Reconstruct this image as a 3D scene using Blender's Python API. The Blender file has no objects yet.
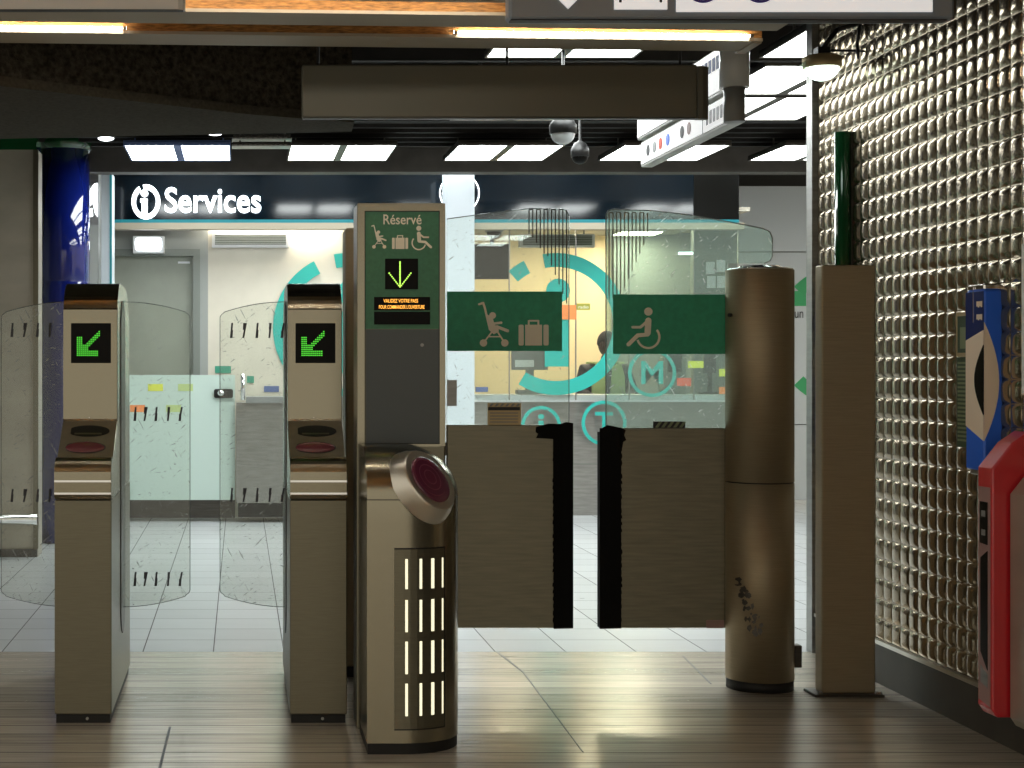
import bpy, math, random
from mathutils import Vector, Matrix
random.seed(7)
S = bpy.context.scene
C = S.collection
PI = math.pi
# ------------------------------------------------------------------ camera, world, exposure
F = 1600.0; CX = 240.0; CY = 368.0; H = 1.45
cam_d = bpy.data.cameras.new('camera'); cam = bpy.data.objects.new('camera', cam_d); C.objects.link(cam)
cam.location = (0, 0, H); cam.rotation_euler = (PI/2, 0, 0)
cam_d.sensor_width = 36; cam_d.lens = F/1024*36
cam_d.shift_x = (512-CX)/1024; cam_d.shift_y = -(384-CY)/1024
cam_d.clip_end = 200
S.camera = cam
w = bpy.data.worlds.new('world'); S.world = w; w.use_nodes = True
w.node_tree.nodes['Background'].inputs[0].default_value = (0.20, 0.182, 0.150, 1)
w.node_tree.nodes['Background'].inputs[1].default_value = 3.4
S.view_settings.view_transform = 'Standard'; S.view_settings.look = 'None'
S.view_settings.gamma = 1; S.view_settings.use_curve_mapping = False
S.view_settings.exposure = 0.12
S.cycles.use_denoising = True
S.cycles.max_bounces = 8; S.cycles.transparent_max_bounces = 16
PANEL_E = 13.0      # ceiling light panels
STRIP_E = 62.0     # linear lamps in the wooden ceiling

# ------------------------------------------------------------------ measures read from the photograph at a known depth
def px(x, Y): return (x-CX)*Y/F
def pz(y, Y): return H-(y-CY)*Y/F

# ------------------------------------------------------------------ materials
M = {}
def mat(name, col, rough=0.5, metal=0.0, emit=None, es=1.0, spec=0.5, coat=0.0):
    m = bpy.data.materials.new(name); m.use_nodes = True
    b = m.node_tree.nodes['Principled BSDF']
    b.inputs['Base Color'].default_value = (*col, 1); b.inputs['Roughness'].default_value = rough
    b.inputs['Metallic'].default_value = metal; b.inputs['Specular IOR Level'].default_value = spec
    b.inputs['Coat Weight'].default_value = coat
    if emit:
        b.inputs['Emission Color'].default_value = (*emit, 1); b.inputs['Emission Strength'].default_value = es
    M[name] = m; return m
def nodes(m): return m.node_tree.nodes, m.node_tree.links, m.node_tree.nodes['Principled BSDF']
def add_noise(m, scale=(1,1,1), freq=8.0, col=0.15, rough=0.1, bump=0.0, detail=6, dist=0.002):
    n, l, b = nodes(m)
    tc = n.new('ShaderNodeTexCoord'); mp = n.new('ShaderNodeMapping'); mp.inputs['Scale'].default_value = scale
    nz = n.new('ShaderNodeTexNoise'); nz.inputs['Scale'].default_value = freq; nz.inputs['Detail'].default_value = detail
    l.new(tc.outputs['Object'], mp.inputs[0]); l.new(mp.outputs[0], nz.inputs['Vector'])
    c = b.inputs['Base Color'].default_value[:]
    r = n.new('ShaderNodeValToRGB')
    r.color_ramp.elements[0].position = 0.3; r.color_ramp.elements[1].position = 0.7
    r.color_ramp.elements[0].color = (*[x*(1-col) for x in c[:3]], 1); r.color_ramp.elements[1].color = (*[min(1, x*(1+col)) for x in c[:3]], 1)
    l.new(nz.outputs['Fac'], r.inputs[0]); l.new(r.outputs[0], b.inputs['Base Color'])
    if rough:
        mr = n.new('ShaderNodeMapRange'); r0 = b.inputs['Roughness'].default_value
        mr.inputs['To Min'].default_value = max(0.02, r0-rough); mr.inputs['To Max'].default_value = r0+rough
        l.new(nz.outputs['Fac'], mr.inputs['Value']); l.new(mr.outputs[0], b.inputs['Roughness'])
    if bump:
        bp = n.new('ShaderNodeBump'); bp.inputs['Strength'].default_value = bump; bp.inputs['Distance'].default_value = dist
        l.new(nz.outputs['Fac'], bp.inputs['Height']); l.new(bp.outputs[0], b.inputs['Normal'])
    return m
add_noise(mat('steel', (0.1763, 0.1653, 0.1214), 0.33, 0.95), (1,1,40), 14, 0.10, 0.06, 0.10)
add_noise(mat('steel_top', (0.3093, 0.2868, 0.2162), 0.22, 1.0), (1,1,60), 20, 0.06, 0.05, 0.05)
add_noise(mat('steel_panel', (0.2388, 0.2218, 0.1615), 0.38, 0.75), (1.0,1,14), 6, 0.15, 0.10, 0.12)
add_noise(mat('steel_post', (0.338, 0.2773, 0.1793), 0.48, 0.6), (1,1,50), 10, 0.12, 0.08, 0.12)
add_noise(mat('steel_wall', (0.4375, 0.4025, 0.3325), 0.4, 0.5), (1,1,2), 2, 0.15, 0.05)
add_noise(mat('steel_grey', (0.315, 0.315, 0.3), 0.35, 0.8), (1,1,8), 6, 0.15, 0.1, 0.1)
add_noise(mat('wall_metal', (0.3332, 0.2749, 0.1922), 0.17, 0.88), (1,1,1), 30, 0.10, 0.06, 0.12)
mat('satin', (0.66, 0.64, 0.58), 0.30, 0.95)
mat('chrome', (0.8, 0.8, 0.8), 0.12, 1.0)
add_noise(mat('dark_steel', (0.084, 0.077, 0.0665), 0.4, 0.7), (1,1,10), 8, 0.2, 0.1)
mat('black', (0.006, 0.006, 0.006), 0.45)
add_noise(mat('black_tape', (0.004, 0.004, 0.004), 0.75, spec=0.15), (30,1,1), 20, 0.3, 0.1, 0.4)
mat('screen_black', (0.003, 0.003, 0.0025), 0.35, spec=0.12)
add_noise(mat('plinth', (0.008, 0.008, 0.008), 0.6), (1,1,1), 20, 0.4, 0.1)
mat('led_green', (0.02, 0.1, 0.01), 0.5, emit=(0.12, 1.0, 0.06), es=0.8)
mat('led_lime', (0.02, 0.1, 0.01), 0.5, emit=(0.55, 1.0, 0.12), es=1.6)
mat('led_amber', (0.1, 0.03, 0.01), 0.5, emit=(1.0, 0.42, 0.06), es=2.2)
add_noise(mat('green_sign', (0.05425, 0.1938, 0.1085), 0.45), (1,1,1), 60, 0.10, 0.05)
add_noise(mat('green_band', (0.0328, 0.328, 0.1886), 0.5), (1,1,1), 40, 0.10, 0.05)
mat('slate', (0.06864, 0.08446, 0.08976), 0.35)
mat('picto', (0.854, 0.8174, 0.6832), 0.6)
mat('purple', (0.11, 0.018, 0.05), 0.12, coat=0.6)
mat('purple_lit', (0.22, 0.06, 0.10), 0.2)
mat('rose', (0.17, 0.045, 0.055), 0.2, coat=0.5)
mat('slot_glow', (0.8, 0.78, 0.6), 0.5, emit=(1.0, 0.95, 0.66), es=0.95)
mat('sign_box', (0.11, 0.1089, 0.08539), 0.55, 0.1)
mat('beam_beige', (0.338, 0.299, 0.2275), 0.6)
wood = add_noise(mat('wood', (0.34, 0.16, 0.0384), 0.6), (1,1,6), 26, 0.55, 0.05, 0.5, dist=0.01)
mat('sign_frame', (0.2321, 0.2795, 0.3354), 0.4, 0.3)
mat('sign_white', (0.80, 0.80, 0.82), 0.5, emit=(1, 1, 1), es=0.45)
mat('ink_blue', (0.05, 0.03, 0.30), 0.5)
mat('ink_dark', (0.02, 0.02, 0.025), 0.5)
mat('lamp_panel', (0.9, 0.9, 0.9), 0.5, emit=(0.95, 1.0, 0.98), es=PANEL_E)
mat('lamp_strip', (0.9, 0.9, 0.9), 0.5, emit=(1.0, 0.90, 0.76), es=STRIP_E)
mat('lamp_white', (0.9, 0.9, 0.9), 0.5, emit=(0.9, 0.97, 1.0), es=6)
mat('lamp_bulk', (0.9, 0.95, 0.9), 0.3, emit=(0.80, 1.0, 0.92), es=3)
mat('lamp_warm', (0.9, 0.9, 0.8), 0.5, emit=(1.0, 0.86, 0.62), es=42)
mat('lamp_down', (0.9, 0.9, 0.8), 0.5, emit=(1.0, 0.93, 0.80), es=26)
add_noise(mat('steel_shelf', (0.2736, 0.24, 0.1711), 0.5, 0.6), (1,1,1), 30, 0.08, 0.05)
mat('letter_white', (0.9, 0.9, 0.9), 0.5, emit=(0.88, 0.94, 1.0), es=3.2)
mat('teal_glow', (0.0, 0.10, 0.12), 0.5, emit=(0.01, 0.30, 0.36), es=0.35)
add_noise(mat('ceiling_dark', (0.010, 0.009, 0.008), 0.8), (1,1,1), 10, 0.4, 0.0)
add_noise(mat('soffit', (0.0495, 0.04356, 0.033), 0.95, spec=0.1), (1,1,1), 38, 0.6, 0.0, 1.0, 8, 0.03)
add_noise(mat('soffit_smooth', (0.05259, 0.04826, 0.03713), 0.95, spec=0.1), (1,1,1), 60, 0.25, 0.0, 0.3)
add_noise(mat('bulkhead', (0.075, 0.068, 0.060), 0.6), (1,1,1), 5, 0.25, 0.05)
mat('fascia', (0.0015, 0.0048, 0.0084), 0.10, spec=0.7)
add_noise(mat('door_paint', (0.30, 0.32, 0.27), 0.45), (1,1,1), 6, 0.05, 0.05)
mat('frame_grey', (0.20, 0.22, 0.20), 0.45)
mat('wall_grey', (0.33, 0.35, 0.33), 0.5)
add_noise(mat('cream', (0.66, 0.62, 0.52), 0.6), (1,1,1), 4, 0.05, 0.05)
mat('warm_wall', (0.88, 0.72, 0.45), 0.6)
mat('white_gloss', (0.62, 0.66, 0.68), 0.18)
mat('pillar_white', (0.62, 0.68, 0.74), 0.4)
mat('frosted', (0.55, 0.68, 0.62), 0.35)
mat('teal', (0.02, 0.42, 0.36), 0.5)
mat('green_ring', (0.06, 0.42, 0.16), 0.5)
mat('yellow', (0.72, 0.75, 0.08), 0.6)
mat('orange', (0.9, 0.28, 0.08), 0.6)
mat('olive', (0.35, 0.36, 0.05), 0.6)
mat('red_sticker', (0.75, 0.12, 0.07), 0.6)
mat('paper', (0.75, 0.76, 0.78), 0.6)
mat('sticker_green', (0.05, 0.30, 0.20), 0.6)
mat('sticker_blue', (0.10, 0.15, 0.33), 0.6)
mat('enamel_blue', (0.0036, 0.0096, 0.12), 0.09, coat=0.8)
mat('enamel_green', (0.008, 0.07, 0.022), 0.12, coat=0.8)
mat('blue_box', (0.024, 0.156, 0.864), 0.35)
mat('navy', (0.012, 0.03, 0.16), 0.25)
mat('cream_paint', (0.891, 0.756, 0.6075), 0.45)
mat('red', (0.578, 0.0204, 0.0306), 0.28, coat=0.5)
mat('red_dark', (0.20, 0.02, 0.02), 0.35)
mat('pink_grey', (0.33, 0.20, 0.19), 0.4)
mat('frame_tan', (0.546, 0.429, 0.234), 0.4, 0.4)
mat('notice_green', (0.035, 0.07, 0.03), 0.5)
mat('notice_line', (0.22, 0.27, 0.15), 0.6)
add_noise(mat('skirting', (0.0432, 0.04032, 0.03456), 0.5), (1,1,1), 9, 0.35, 0.1, 0.2)
mat('plastic_grey', (0.22, 0.23, 0.23), 0.4)
mat('skin', (0.055, 0.030, 0.020), 0.5)
mat('hair', (0.0048, 0.0042, 0.0036), 0.7)
mat('jacket', (0.018, 0.018, 0.026), 0.7)
mat('vest', (0.50, 0.62, 0.25), 0.6)
mat('eye_white', (0.6, 0.58, 0.55), 0.4)

def glass(name, tint=(0.93, 0.97, 0.96), haze=0.03, scratch=0.25, hcol=(0.92, 0.95, 0.93), refl=1.0):
    m = bpy.data.materials.new(name); m.use_nodes = True; n = m.node_tree.nodes; l = m.node_tree.links
    for x in list(n): n.remove(x)
    out = n.new('ShaderNodeOutputMaterial'); tr = n.new('ShaderNodeBsdfTransparent'); tr.inputs[0].default_value = (*tint, 1)
    gl = n.new('ShaderNodeBsdfGlossy'); gl.inputs['Roughness'].default_value = 0.02
    fr = n.new('ShaderNodeFresnel'); fr.inputs[0].default_value = 1.45
    mu = n.new('ShaderNodeMath'); mu.operation = 'MULTIPLY'; mu.inputs[1].default_value = refl
    l.new(fr.outputs[0], mu.inputs[0])
    m1 = n.new('ShaderNodeMixShader'); l.new(mu.outputs[0], m1.inputs[0]); l.new(tr.outputs[0], m1.inputs[1]); l.new(gl.outputs[0], m1.inputs[2])
    df = n.new('ShaderNodeBsdfDiffuse'); df.inputs[0].default_value = (*hcol, 1)
    tl = n.new('ShaderNodeBsdfTranslucent'); tl.inputs[0].default_value = (*hcol, 1)
    ms = n.new('ShaderNodeMixShader'); ms.inputs[0].default_value = 0.5; l.new(df.outputs[0], ms.inputs[1]); l.new(tl.outputs[0], ms.inputs[2])
    tc = n.new('ShaderNodeTexCoord'); fac = None
    for k, (sc, rot) in enumerate((((26, 1, 2.5), 0.5), ((22, 1, 3.0), -0.9), ((9, 1, 30), 0.1))):
        mp = n.new('ShaderNodeMapping'); mp.inputs['Rotation'].default_value = (0, rot, 0); mp.inputs['Location'].default_value = (k*3.1, 0, k)
        l.new(tc.outputs['Object'], mp.inputs[0])
        mp2 = n.new('ShaderNodeMapping'); mp2.inputs['Scale'].default_value = sc; l.new(mp.outputs[0], mp2.inputs[0])
        nz = n.new('ShaderNodeTexNoise'); nz.inputs['Scale'].default_value = 5; nz.inputs['Detail'].default_value = 3
        l.new(mp2.outputs[0], nz.inputs['Vector'])
        rp = n.new('ShaderNodeMapRange'); rp.inputs['From Min'].default_value = 0.67; rp.inputs['From Max'].default_value = 0.72
        l.new(nz.outputs['Fac'], rp.inputs['Value'])
        if fac is None: fac = rp.outputs[0]
        else:
            mx = n.new('ShaderNodeMath'); mx.operation = 'MAXIMUM'; l.new(fac, mx.inputs[0]); l.new(rp.outputs[0], mx.inputs[1]); fac = mx.outputs[0]
    ma = n.new('ShaderNodeMath'); ma.operation = 'MULTIPLY_ADD'; ma.inputs[1].default_value = scratch; ma.inputs[2].default_value = haze
    l.new(fac, ma.inputs[0])
    m2 = n.new('ShaderNodeMixShader'); l.new(ma.outputs[0], m2.inputs[0]); l.new(m1.outputs[0], m2.inputs[1]); l.new(ms.outputs[0], m2.inputs[2])
    l.new(m2.outputs[0], out.inputs[0]); M[name] = m
glass('glass_wing', (0.93, 0.95, 0.93), 0.03, 0.22)
glass('glass_door', (0.93, 0.96, 0.94), 0.025, 0.25)
glass('glass_hazy', (0.80, 0.90, 0.86), 0.13, 0.5, hcol=(0.85, 0.9, 0.86))
glass('glass_kiosk', (0.93, 0.97, 0.96), 0.0, 0.0, refl=1.2)
glass('glass_edge', (0.25, 0.33, 0.30), 0.15, 0.0)

def floor_mat(name, base, tile, offs, line, rough, linecol, plank=False):
    m = mat(name, base, rough); n, l, b = nodes(m)
    tc = n.new('ShaderNodeTexCoord'); sp = n.new('ShaderNodeSeparateXYZ'); l.new(tc.outputs['Object'], sp.inputs[0])
    def lines(out, off, per, wid):
        a = n.new('ShaderNodeMath'); a.operation = 'ADD'; a.inputs[1].default_value = -off+1000*per; l.new(out, a.inputs[0])
        d = n.new('ShaderNodeMath'); d.operation = 'DIVIDE'; d.inputs[1].default_value = per; l.new(a.outputs[0], d.inputs[0])
        f = n.new('ShaderNodeMath'); f.operation = 'FRACT'; l.new(d.outputs[0], f.inputs[0])
        c = n.new('ShaderNodeMath'); c.operation = 'LESS_THAN'; c.inputs[1].default_value = wid/per; l.new(f.outputs[0], c.inputs[0])
        fl = n.new('ShaderNodeMath'); fl.operation = 'FLOOR'; l.new(d.outputs[0], fl.inputs[0])
        return c.outputs[0], fl.outputs[0]
    lx, cx = lines(sp.outputs[0], offs[0], tile[0], line[0]); ly, cy = lines(sp.outputs[1], offs[1], tile[1], line[1])
    mx = n.new('ShaderNodeMath'); mx.operation = 'MAXIMUM'; l.new(lx, mx.inputs[0]); l.new(ly, mx.inputs[1])
    cb = n.new('ShaderNodeCombineXYZ'); l.new(cy, cb.inputs[1])
    if not plank: l.new(cx, cb.inputs[0])
    wn = n.new('ShaderNodeTexWhiteNoise'); l.new(cb.outputs[0], wn.inputs['Vector'])
    mp = n.new('ShaderNodeMapping'); mp.inputs['Scale'].default_value = (0.7, 9, 1) if plank else (1, 2, 1); l.new(tc.outputs['Object'], mp.inputs[0])
    nz = n.new('ShaderNodeTexNoise'); nz.inputs['Scale'].default_value = 4; nz.inputs['Detail'].default_value = 4; l.new(mp.outputs[0], nz.inputs['Vector'])
    v = n.new('ShaderNodeMath'); v.operation = 'MULTIPLY_ADD'; v.inputs[1].default_value = 0.35 if plank else 0.12; v.inputs[2].default_value = 0.45 if plank else 0.75; l.new(wn.outputs['Value'], v.inputs[0])
    v2 = n.new('ShaderNodeMath'); v2.operation = 'MULTIPLY_ADD'; v2.inputs[1].default_value = 0.75 if plank else 0.25; l.new(nz.outputs['Fac'], v2.inputs[0]); l.new(v.outputs[0], v2.inputs[2])
    hsv = n.new('ShaderNodeHueSaturation'); hsv.inputs['Color'].default_value = (*base, 1); l.new(v2.outputs[0], hsv.inputs['Value'])
    mc = n.new('ShaderNodeMix'); mc.data_type = 'RGBA'; l.new(mx.outputs[0], mc.inputs['Factor']); l.new(hsv.outputs[0], mc.inputs['A']); mc.inputs['B'].default_value = (*linecol, 1)
    l.new(mc.outputs['Result'], b.inputs['Base Color'])
    rr = n.new('ShaderNodeMath'); rr.operation = 'MULTIPLY_ADD'; rr.inputs[1].default_value = 0.10; rr.inputs[2].default_value = rough-0.05; l.new(nz.outputs['Fac'], rr.inputs[0])
    rl = n.new('ShaderNodeMath'); rl.operation = 'MULTIPLY_ADD'; rl.inputs[1].default_value = 0.5; l.new(mx.outputs[0], rl.inputs[0]); l.new(rr.outputs[0], rl.inputs[2])
    l.new(rl.outputs[0], b.inputs['Roughness'])
    bp = n.new('ShaderNodeBump'); bp.inputs['Strength'].default_value = 0.45 if plank else 0.03; bp.inputs['Distance'].default_value = 0.004
    l.new(nz.outputs['Fac'], bp.inputs['Height']); l.new(bp.outputs[0], b.inputs['Normal'])
    return m
floor_mat('floor_tiles', (0.50, 0.52, 0.53), (0.36, 0.36), (-0.139, 8.17), (0.006, 0.007), 0.30, (0.10, 0.10, 0.10))
fp = floor_mat('floor_planks', (0.60, 0.545, 0.46), (1.61, 0.153), (-0.28, 8.17), (0.0, 0.008), 0.21, (0.03, 0.025, 0.02), True)
fp.node_tree.nodes['Principled BSDF'].inputs['Metallic'].default_value = 0.4

# ------------------------------------------------------------------ mesh builder
ORG = {}
class MB:
    def __init__(s): s.v = []; s.f = []; s.sm = []
    def add(s, vs, fs, smooth=False):
        o = len(s.v); s.v += [tuple(p) for p in vs]
        for f in fs: s.f.append([o+i for i in f]); s.sm.append(smooth)
        return s
    def box(s, x0, x1, y0, y1, z0, z1):
        vs = [(x, y, z) for x in (x0, x1) for y in (y0, y1) for z in (z0, z1)]
        return s.add(vs, [(0,1,3,2), (4,6,7,5), (0,4,5,1), (2,3,7,6), (0,2,6,4), (1,5,7,3)])
    def bbox(s, x0, x1, y0, y1, z0, z1, r=0.005):   # bevelled box
        x = (x0+x1)/2; y = (y0+y1)/2; z = (z0+z1)/2; a = (x1-x0)/2; b = (y1-y0)/2; c = (z1-z0)/2
        r = min(r, a*.45, b*.45, c*.45); vs = []; idx = {}
        for i in (-1, 1):
            for j in (-1, 1):
                for k in (-1, 1):
                    for ax in range(3):
                        p = [a-r, b-r, c-r]; p[ax] = (a, b, c)[ax]
                        idx[(i, j, k, ax)] = len(vs); vs.append((x+i*p[0], y+j*p[1], z+k*p[2]))
        fs = []
        for i in (-1, 1):
            q = [idx[(i, j, k, 0)] for j, k in ((-1,-1), (1,-1), (1,1), (-1,1))]; fs.append(q if i > 0 else q[::-1])
            q = [idx[(j, i, k, 1)] for j, k in ((-1,-1), (1,-1), (1,1), (-1,1))]; fs.append(q[::-1] if i > 0 else q)
            q = [idx[(j, k, i, 2)] for j, k in ((-1,-1), (1,-1), (1,1), (-1,1))]; fs.append(q if i > 0 else q[::-1])
        for i in (-1, 1):
            for j in (-1, 1):
                e = [idx[(i, j, -1, 0)], idx[(i, j, 1, 0)], idx[(i, j, 1, 1)], idx[(i, j, -1, 1)]]; fs.append(e)
                e = [idx[(i, -1, j, 0)], idx[(i, 1, j, 0)], idx[(i, 1, j, 2)], idx[(i, -1, j, 2)]]; fs.append(e)
                e = [idx[(-1, i, j, 1)], idx[(1, i, j, 1)], idx[(1, i, j, 2)], idx[(-1, i, j, 2)]]; fs.append(e)
                for k in (-1, 1): fs.append([idx[(i, j, k, 0)], idx[(i, j, k, 1)], idx[(i, j, k, 2)]])
        return s.add(vs, fs)
    def prism(s, pts, O, U, V, N, t, smooth=False):    # polygon in plane (O,U,V), extruded t along N
        O, U, V, N = map(Vector, (O, U, V, N)); n = len(pts)
        a = [O+U*p+V*q for p, q in pts]; b = [p+N*t for p in a]
        s.add(a+b, [list(range(n))[::-1], list(range(n, 2*n))])
        o = len(s.v)-2*n
        for i in range(n): s.f.append([o+i, o+(i+1) % n, o+n+(i+1) % n, o+n+i]); s.sm.append(smooth)
        return s
    def front(s, pts, Y, t=0.004):      # outline given as pixel positions at depth Y, facing the gate line
        return s.prism([(px(x, Y), pz(y, Y)) for x, y in pts], (0, Y, 0), (1,0,0), (0,0,1), (0,-1,0), t)
    def xs(s, pts, x0, x1, smooth=False):             # (Y,Z) side outline, extruded along X
        return s.prism(pts, (x0, 0, 0), (0,1,0), (0,0,1), (1,0,0), x1-x0, smooth)
    def zs(s, pts, z0, z1, smooth=False):             # (X,Y) plan outline, extruded up
        return s.prism(pts, (0, 0, z0), (1,0,0), (0,1,0), (0,0,1), z1-z0, smooth)
    def cyl(s, p0, p1, r0, r1=None, n=24, smooth=True):
        r1 = r0 if r1 is None else r1; p0 = Vector(p0); p1 = Vector(p1); d = (p1-p0).normalized()
        u = d.orthogonal().normalized(); v = d.cross(u)
        a = [p0+(u*math.cos(2*PI*i/n)+v*math.sin(2*PI*i/n))*r0 for i in range(n)]
        b = [p1+(u*math.cos(2*PI*i/n)+v*math.sin(2*PI*i/n))*r1 for i in range(n)]
        o = len(s.v); s.v += [tuple(p) for p in a+b]
        s.f.append([o+i for i in range(n)][::-1]); s.sm.append(False); s.f.append([o+n+i for i in range(n)]); s.sm.append(False)
        for i in range(n): s.f.append([o+i, o+(i+1) % n, o+n+(i+1) % n, o+n+i]); s.sm.append(smooth)
        return s
    def tube(s, pts, r, n=8):
        for a, b in zip(pts, pts[1:]): s.cyl(a, b, r, n=n)
        for p in pts[1:-1]: s.ball(p, (r, r, r), 8, 6)
        return s
    def lathe(s, prof, c, n=48, axis='Z'):            # (r,h) profile around a vertical axis
        k = len(prof); o = len(s.v)
        for r, h in prof:
            for i in range(n):
                a = 2*PI*i/n; p = (r*math.cos(a), r*math.sin(a), h)
                if axis == 'Y': p = (p[0], p[2], p[1])
                s.v.append((c[0]+p[0], c[1]+p[1], c[2]+p[2]))
        for j in range(k-1):
            for i in range(n): s.f.append([o+j*n+i, o+j*n+(i+1) % n, o+(j+1)*n+(i+1) % n, o+(j+1)*n+i]); s.sm.append(True)
        s.f.append([o+i for i in range(n)][::-1]); s.sm.append(False); s.f.append([o+(k-1)*n+i for i in range(n)]); s.sm.append(False)
        return s
    def ball(s, c, r, nu=20, nv=12, rot=None, fn=None):
        vs = []; fs = []
        for j in range(nv+1):
            t = PI*j/nv
            for i in range(nu):
                a = 2*PI*i/nu; p = Vector((math.sin(t)*math.cos(a), math.sin(t)*math.sin(a), math.cos(t)))
                if fn: p = fn(p)
                p = Vector((p.x*r[0], p.y*r[1], p.z*r[2]))
                if rot: p = rot @ p
                vs.append((c[0]+p.x, c[1]+p.y, c[2]+p.z))
        for j in range(nv):
            for i in range(nu): fs.append((j*nu+i, (j+1)*nu+i, (j+1)*nu+(i+1) % nu, j*nu+(i+1) % nu))
        return s.add(vs, fs, True)
    def build(s, name, m, parent=None, bevel=0.0, **kw):
        me = bpy.data.meshes.new(name); o = ORG.get(parent.name, (0,0,0)) if parent else kw.pop('org', (0,0,0))
        kw.pop('org', None)
        me.from_pydata([(x-o[0], y-o[1], z-o[2]) for x, y, z in s.v], [], s.f)
        me.polygons.foreach_set('use_smooth', s.sm); me.validate(); me.update()
        import bmesh
        bm = bmesh.new(); bm.from_mesh(me); bmesh.ops.remove_doubles(bm, verts=bm.verts, dist=1e-6); bmesh.ops.recalc_face_normals(bm, faces=bm.faces); bm.to_mesh(me); bm.free()
        me.materials.append(M[m] if isinstance(m, str) else m)
        ob = bpy.data.objects.new(name, me); C.objects.link(ob)
        if parent: ob.parent = parent
        else: ob.location = o
        ORG[ob.name] = o
        if bevel:
            b = ob.modifiers.new('bevel', 'BEVEL'); b.width = bevel; b.segments = 3; b.limit_method = 'ANGLE'; b.angle_limit = 0.7; b.harden_normals = False
        for k, v in kw.items(): ob[k] = v
        return ob
def thing(name, loc, label, category, group=None):
    o = bpy.data.objects.new(name, None); C.objects.link(o); o.location = loc; o.empty_display_size = 0.1
    o['label'] = label; o['category'] = category
    if group: o['group'] = group
    ORG[o.name] = loc; return o
def tag(o, label, category, group=None):
    o['label'] = label; o['category'] = category
    if group: o['group'] = group
    return o
def rect(x0, y0, x1, y1): return [(x0, y1), (x1, y1), (x1, y0), (x0, y0)]
def plate(x0, y0, x1, y1, Y, t=0.004): return MB().front(rect(x0, y0, x1, y1), Y, t)
def rrect(x0, y0, x1, y1, r, n=5):
    p = []
    for cx, cy, a0 in ((x1-r, y1-r, 0), (x0+r, y1-r, 90), (x0+r, y0+r, 180), (x1-r, y0+r, 270)):
        for i in range(n+1):
            a = math.radians(a0+90*i/n); p.append((cx+r*math.cos(a), cy+r*math.sin(a)))
    return p
def arc_pts(cx, cy, ro, ri, a0, a1, n=40, ky=1.0):
    a = [math.radians(a0+(a1-a0)*i/n) for i in range(n+1)]
    return [(cx+ro*math.cos(t), cy-ro*ky*math.sin(t)) for t in a]+[(cx+ri*math.cos(t), cy-ri*ky*math.sin(t)) for t in reversed(a)]
def ring(mb, cx, cy, ro, ri, a0, a1, Y, t=0.004, ky=1.0, n=24):
    k = max(1, int(n*abs(a1-a0)/360))
    for i in range(k): mb.front(arc_pts(cx, cy, ro, ri, a0+(a1-a0)*i/k, a0+(a1-a0)*(i+1)/k, 3, ky), Y, t)
    return mb
def disc(mb, cx, cy, r, Y, t=0.004, ky=1.0): return mb.front([(cx+r*math.cos(2*PI*i/20), cy+ky*r*math.sin(2*PI*i/20)) for i in range(20)], Y, t)
def stroke(mb, pts, wd, Y, t=0.004):
    for (x0, y0), (x1, y1) in zip(pts, pts[1:]):
        L = math.hypot(x1-x0, y1-y0) or 1; nx = -(y1-y0)/L*wd/2; ny = (x1-x0)/L*wd/2
        mb.front([(x0+nx, y0+ny), (x1+nx, y1+ny), (x1-nx, y1-ny), (x0-nx, y0-ny)], Y, t)
    for x, y in pts: disc(mb, x, y, wd/2, Y, t*1.02)
    return mb
def text_mesh(s, offset=0.0, depth=0.0):
    cu = bpy.data.curves.new('t', 'FONT'); cu.body = s; cu.offset = offset; cu.resolution_u = 6
    ob = bpy.data.objects.new('t', cu); C.objects.link(ob); bpy.context.view_layer.update()
    me = bpy.data.meshes.new_from_object(ob.evaluated_get(bpy.context.evaluated_depsgraph_get()))
    v = [(p.co.x, p.co.y) for p in me.vertices]; f = [list(p.vertices) for p in me.polygons]
    bpy.data.objects.remove(ob); bpy.data.curves.remove(cu); bpy.data.meshes.remove(me)
    x0 = min(p[0] for p in v); x1 = max(p[0] for p in v); y0 = min(p[1] for p in v); y1 = max(p[1] for p in v)
    return [((x-x0)/(x1-x0), (y-y0)/(y1-y0)) for x, y in v], f
def lettering(s, x0, y0, x1, y1, Y, m, parent, t=0.004, offset=0.0, name='lettering', mb=None):
    v, f = text_mesh(s, offset); own = mb is None; mb = mb or MB()
    P = [(px(x0+(x1-x0)*u, Y), Y-t, pz(y1+(y0-y1)*w_, Y)) for u, w_ in v]
    mb.add(P, f)
    if t > 0.01:   # solid letters
        n = len(P); e = {}
        for q in f:
            for a, b in zip(q, q[1:]+q[:1]): e[(a, b)] = e.get((a, b), 0)+1
        o = len(mb.v); mb.v += [(p[0], Y, p[2]) for p in P]
        for (a, b) in e:
            if (b, a) not in e: mb.f.append([o-n+a, o-n+b, o+b, o+a]); mb.sm.append(False)
    return mb.build(name, m, parent) if own else mb

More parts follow.
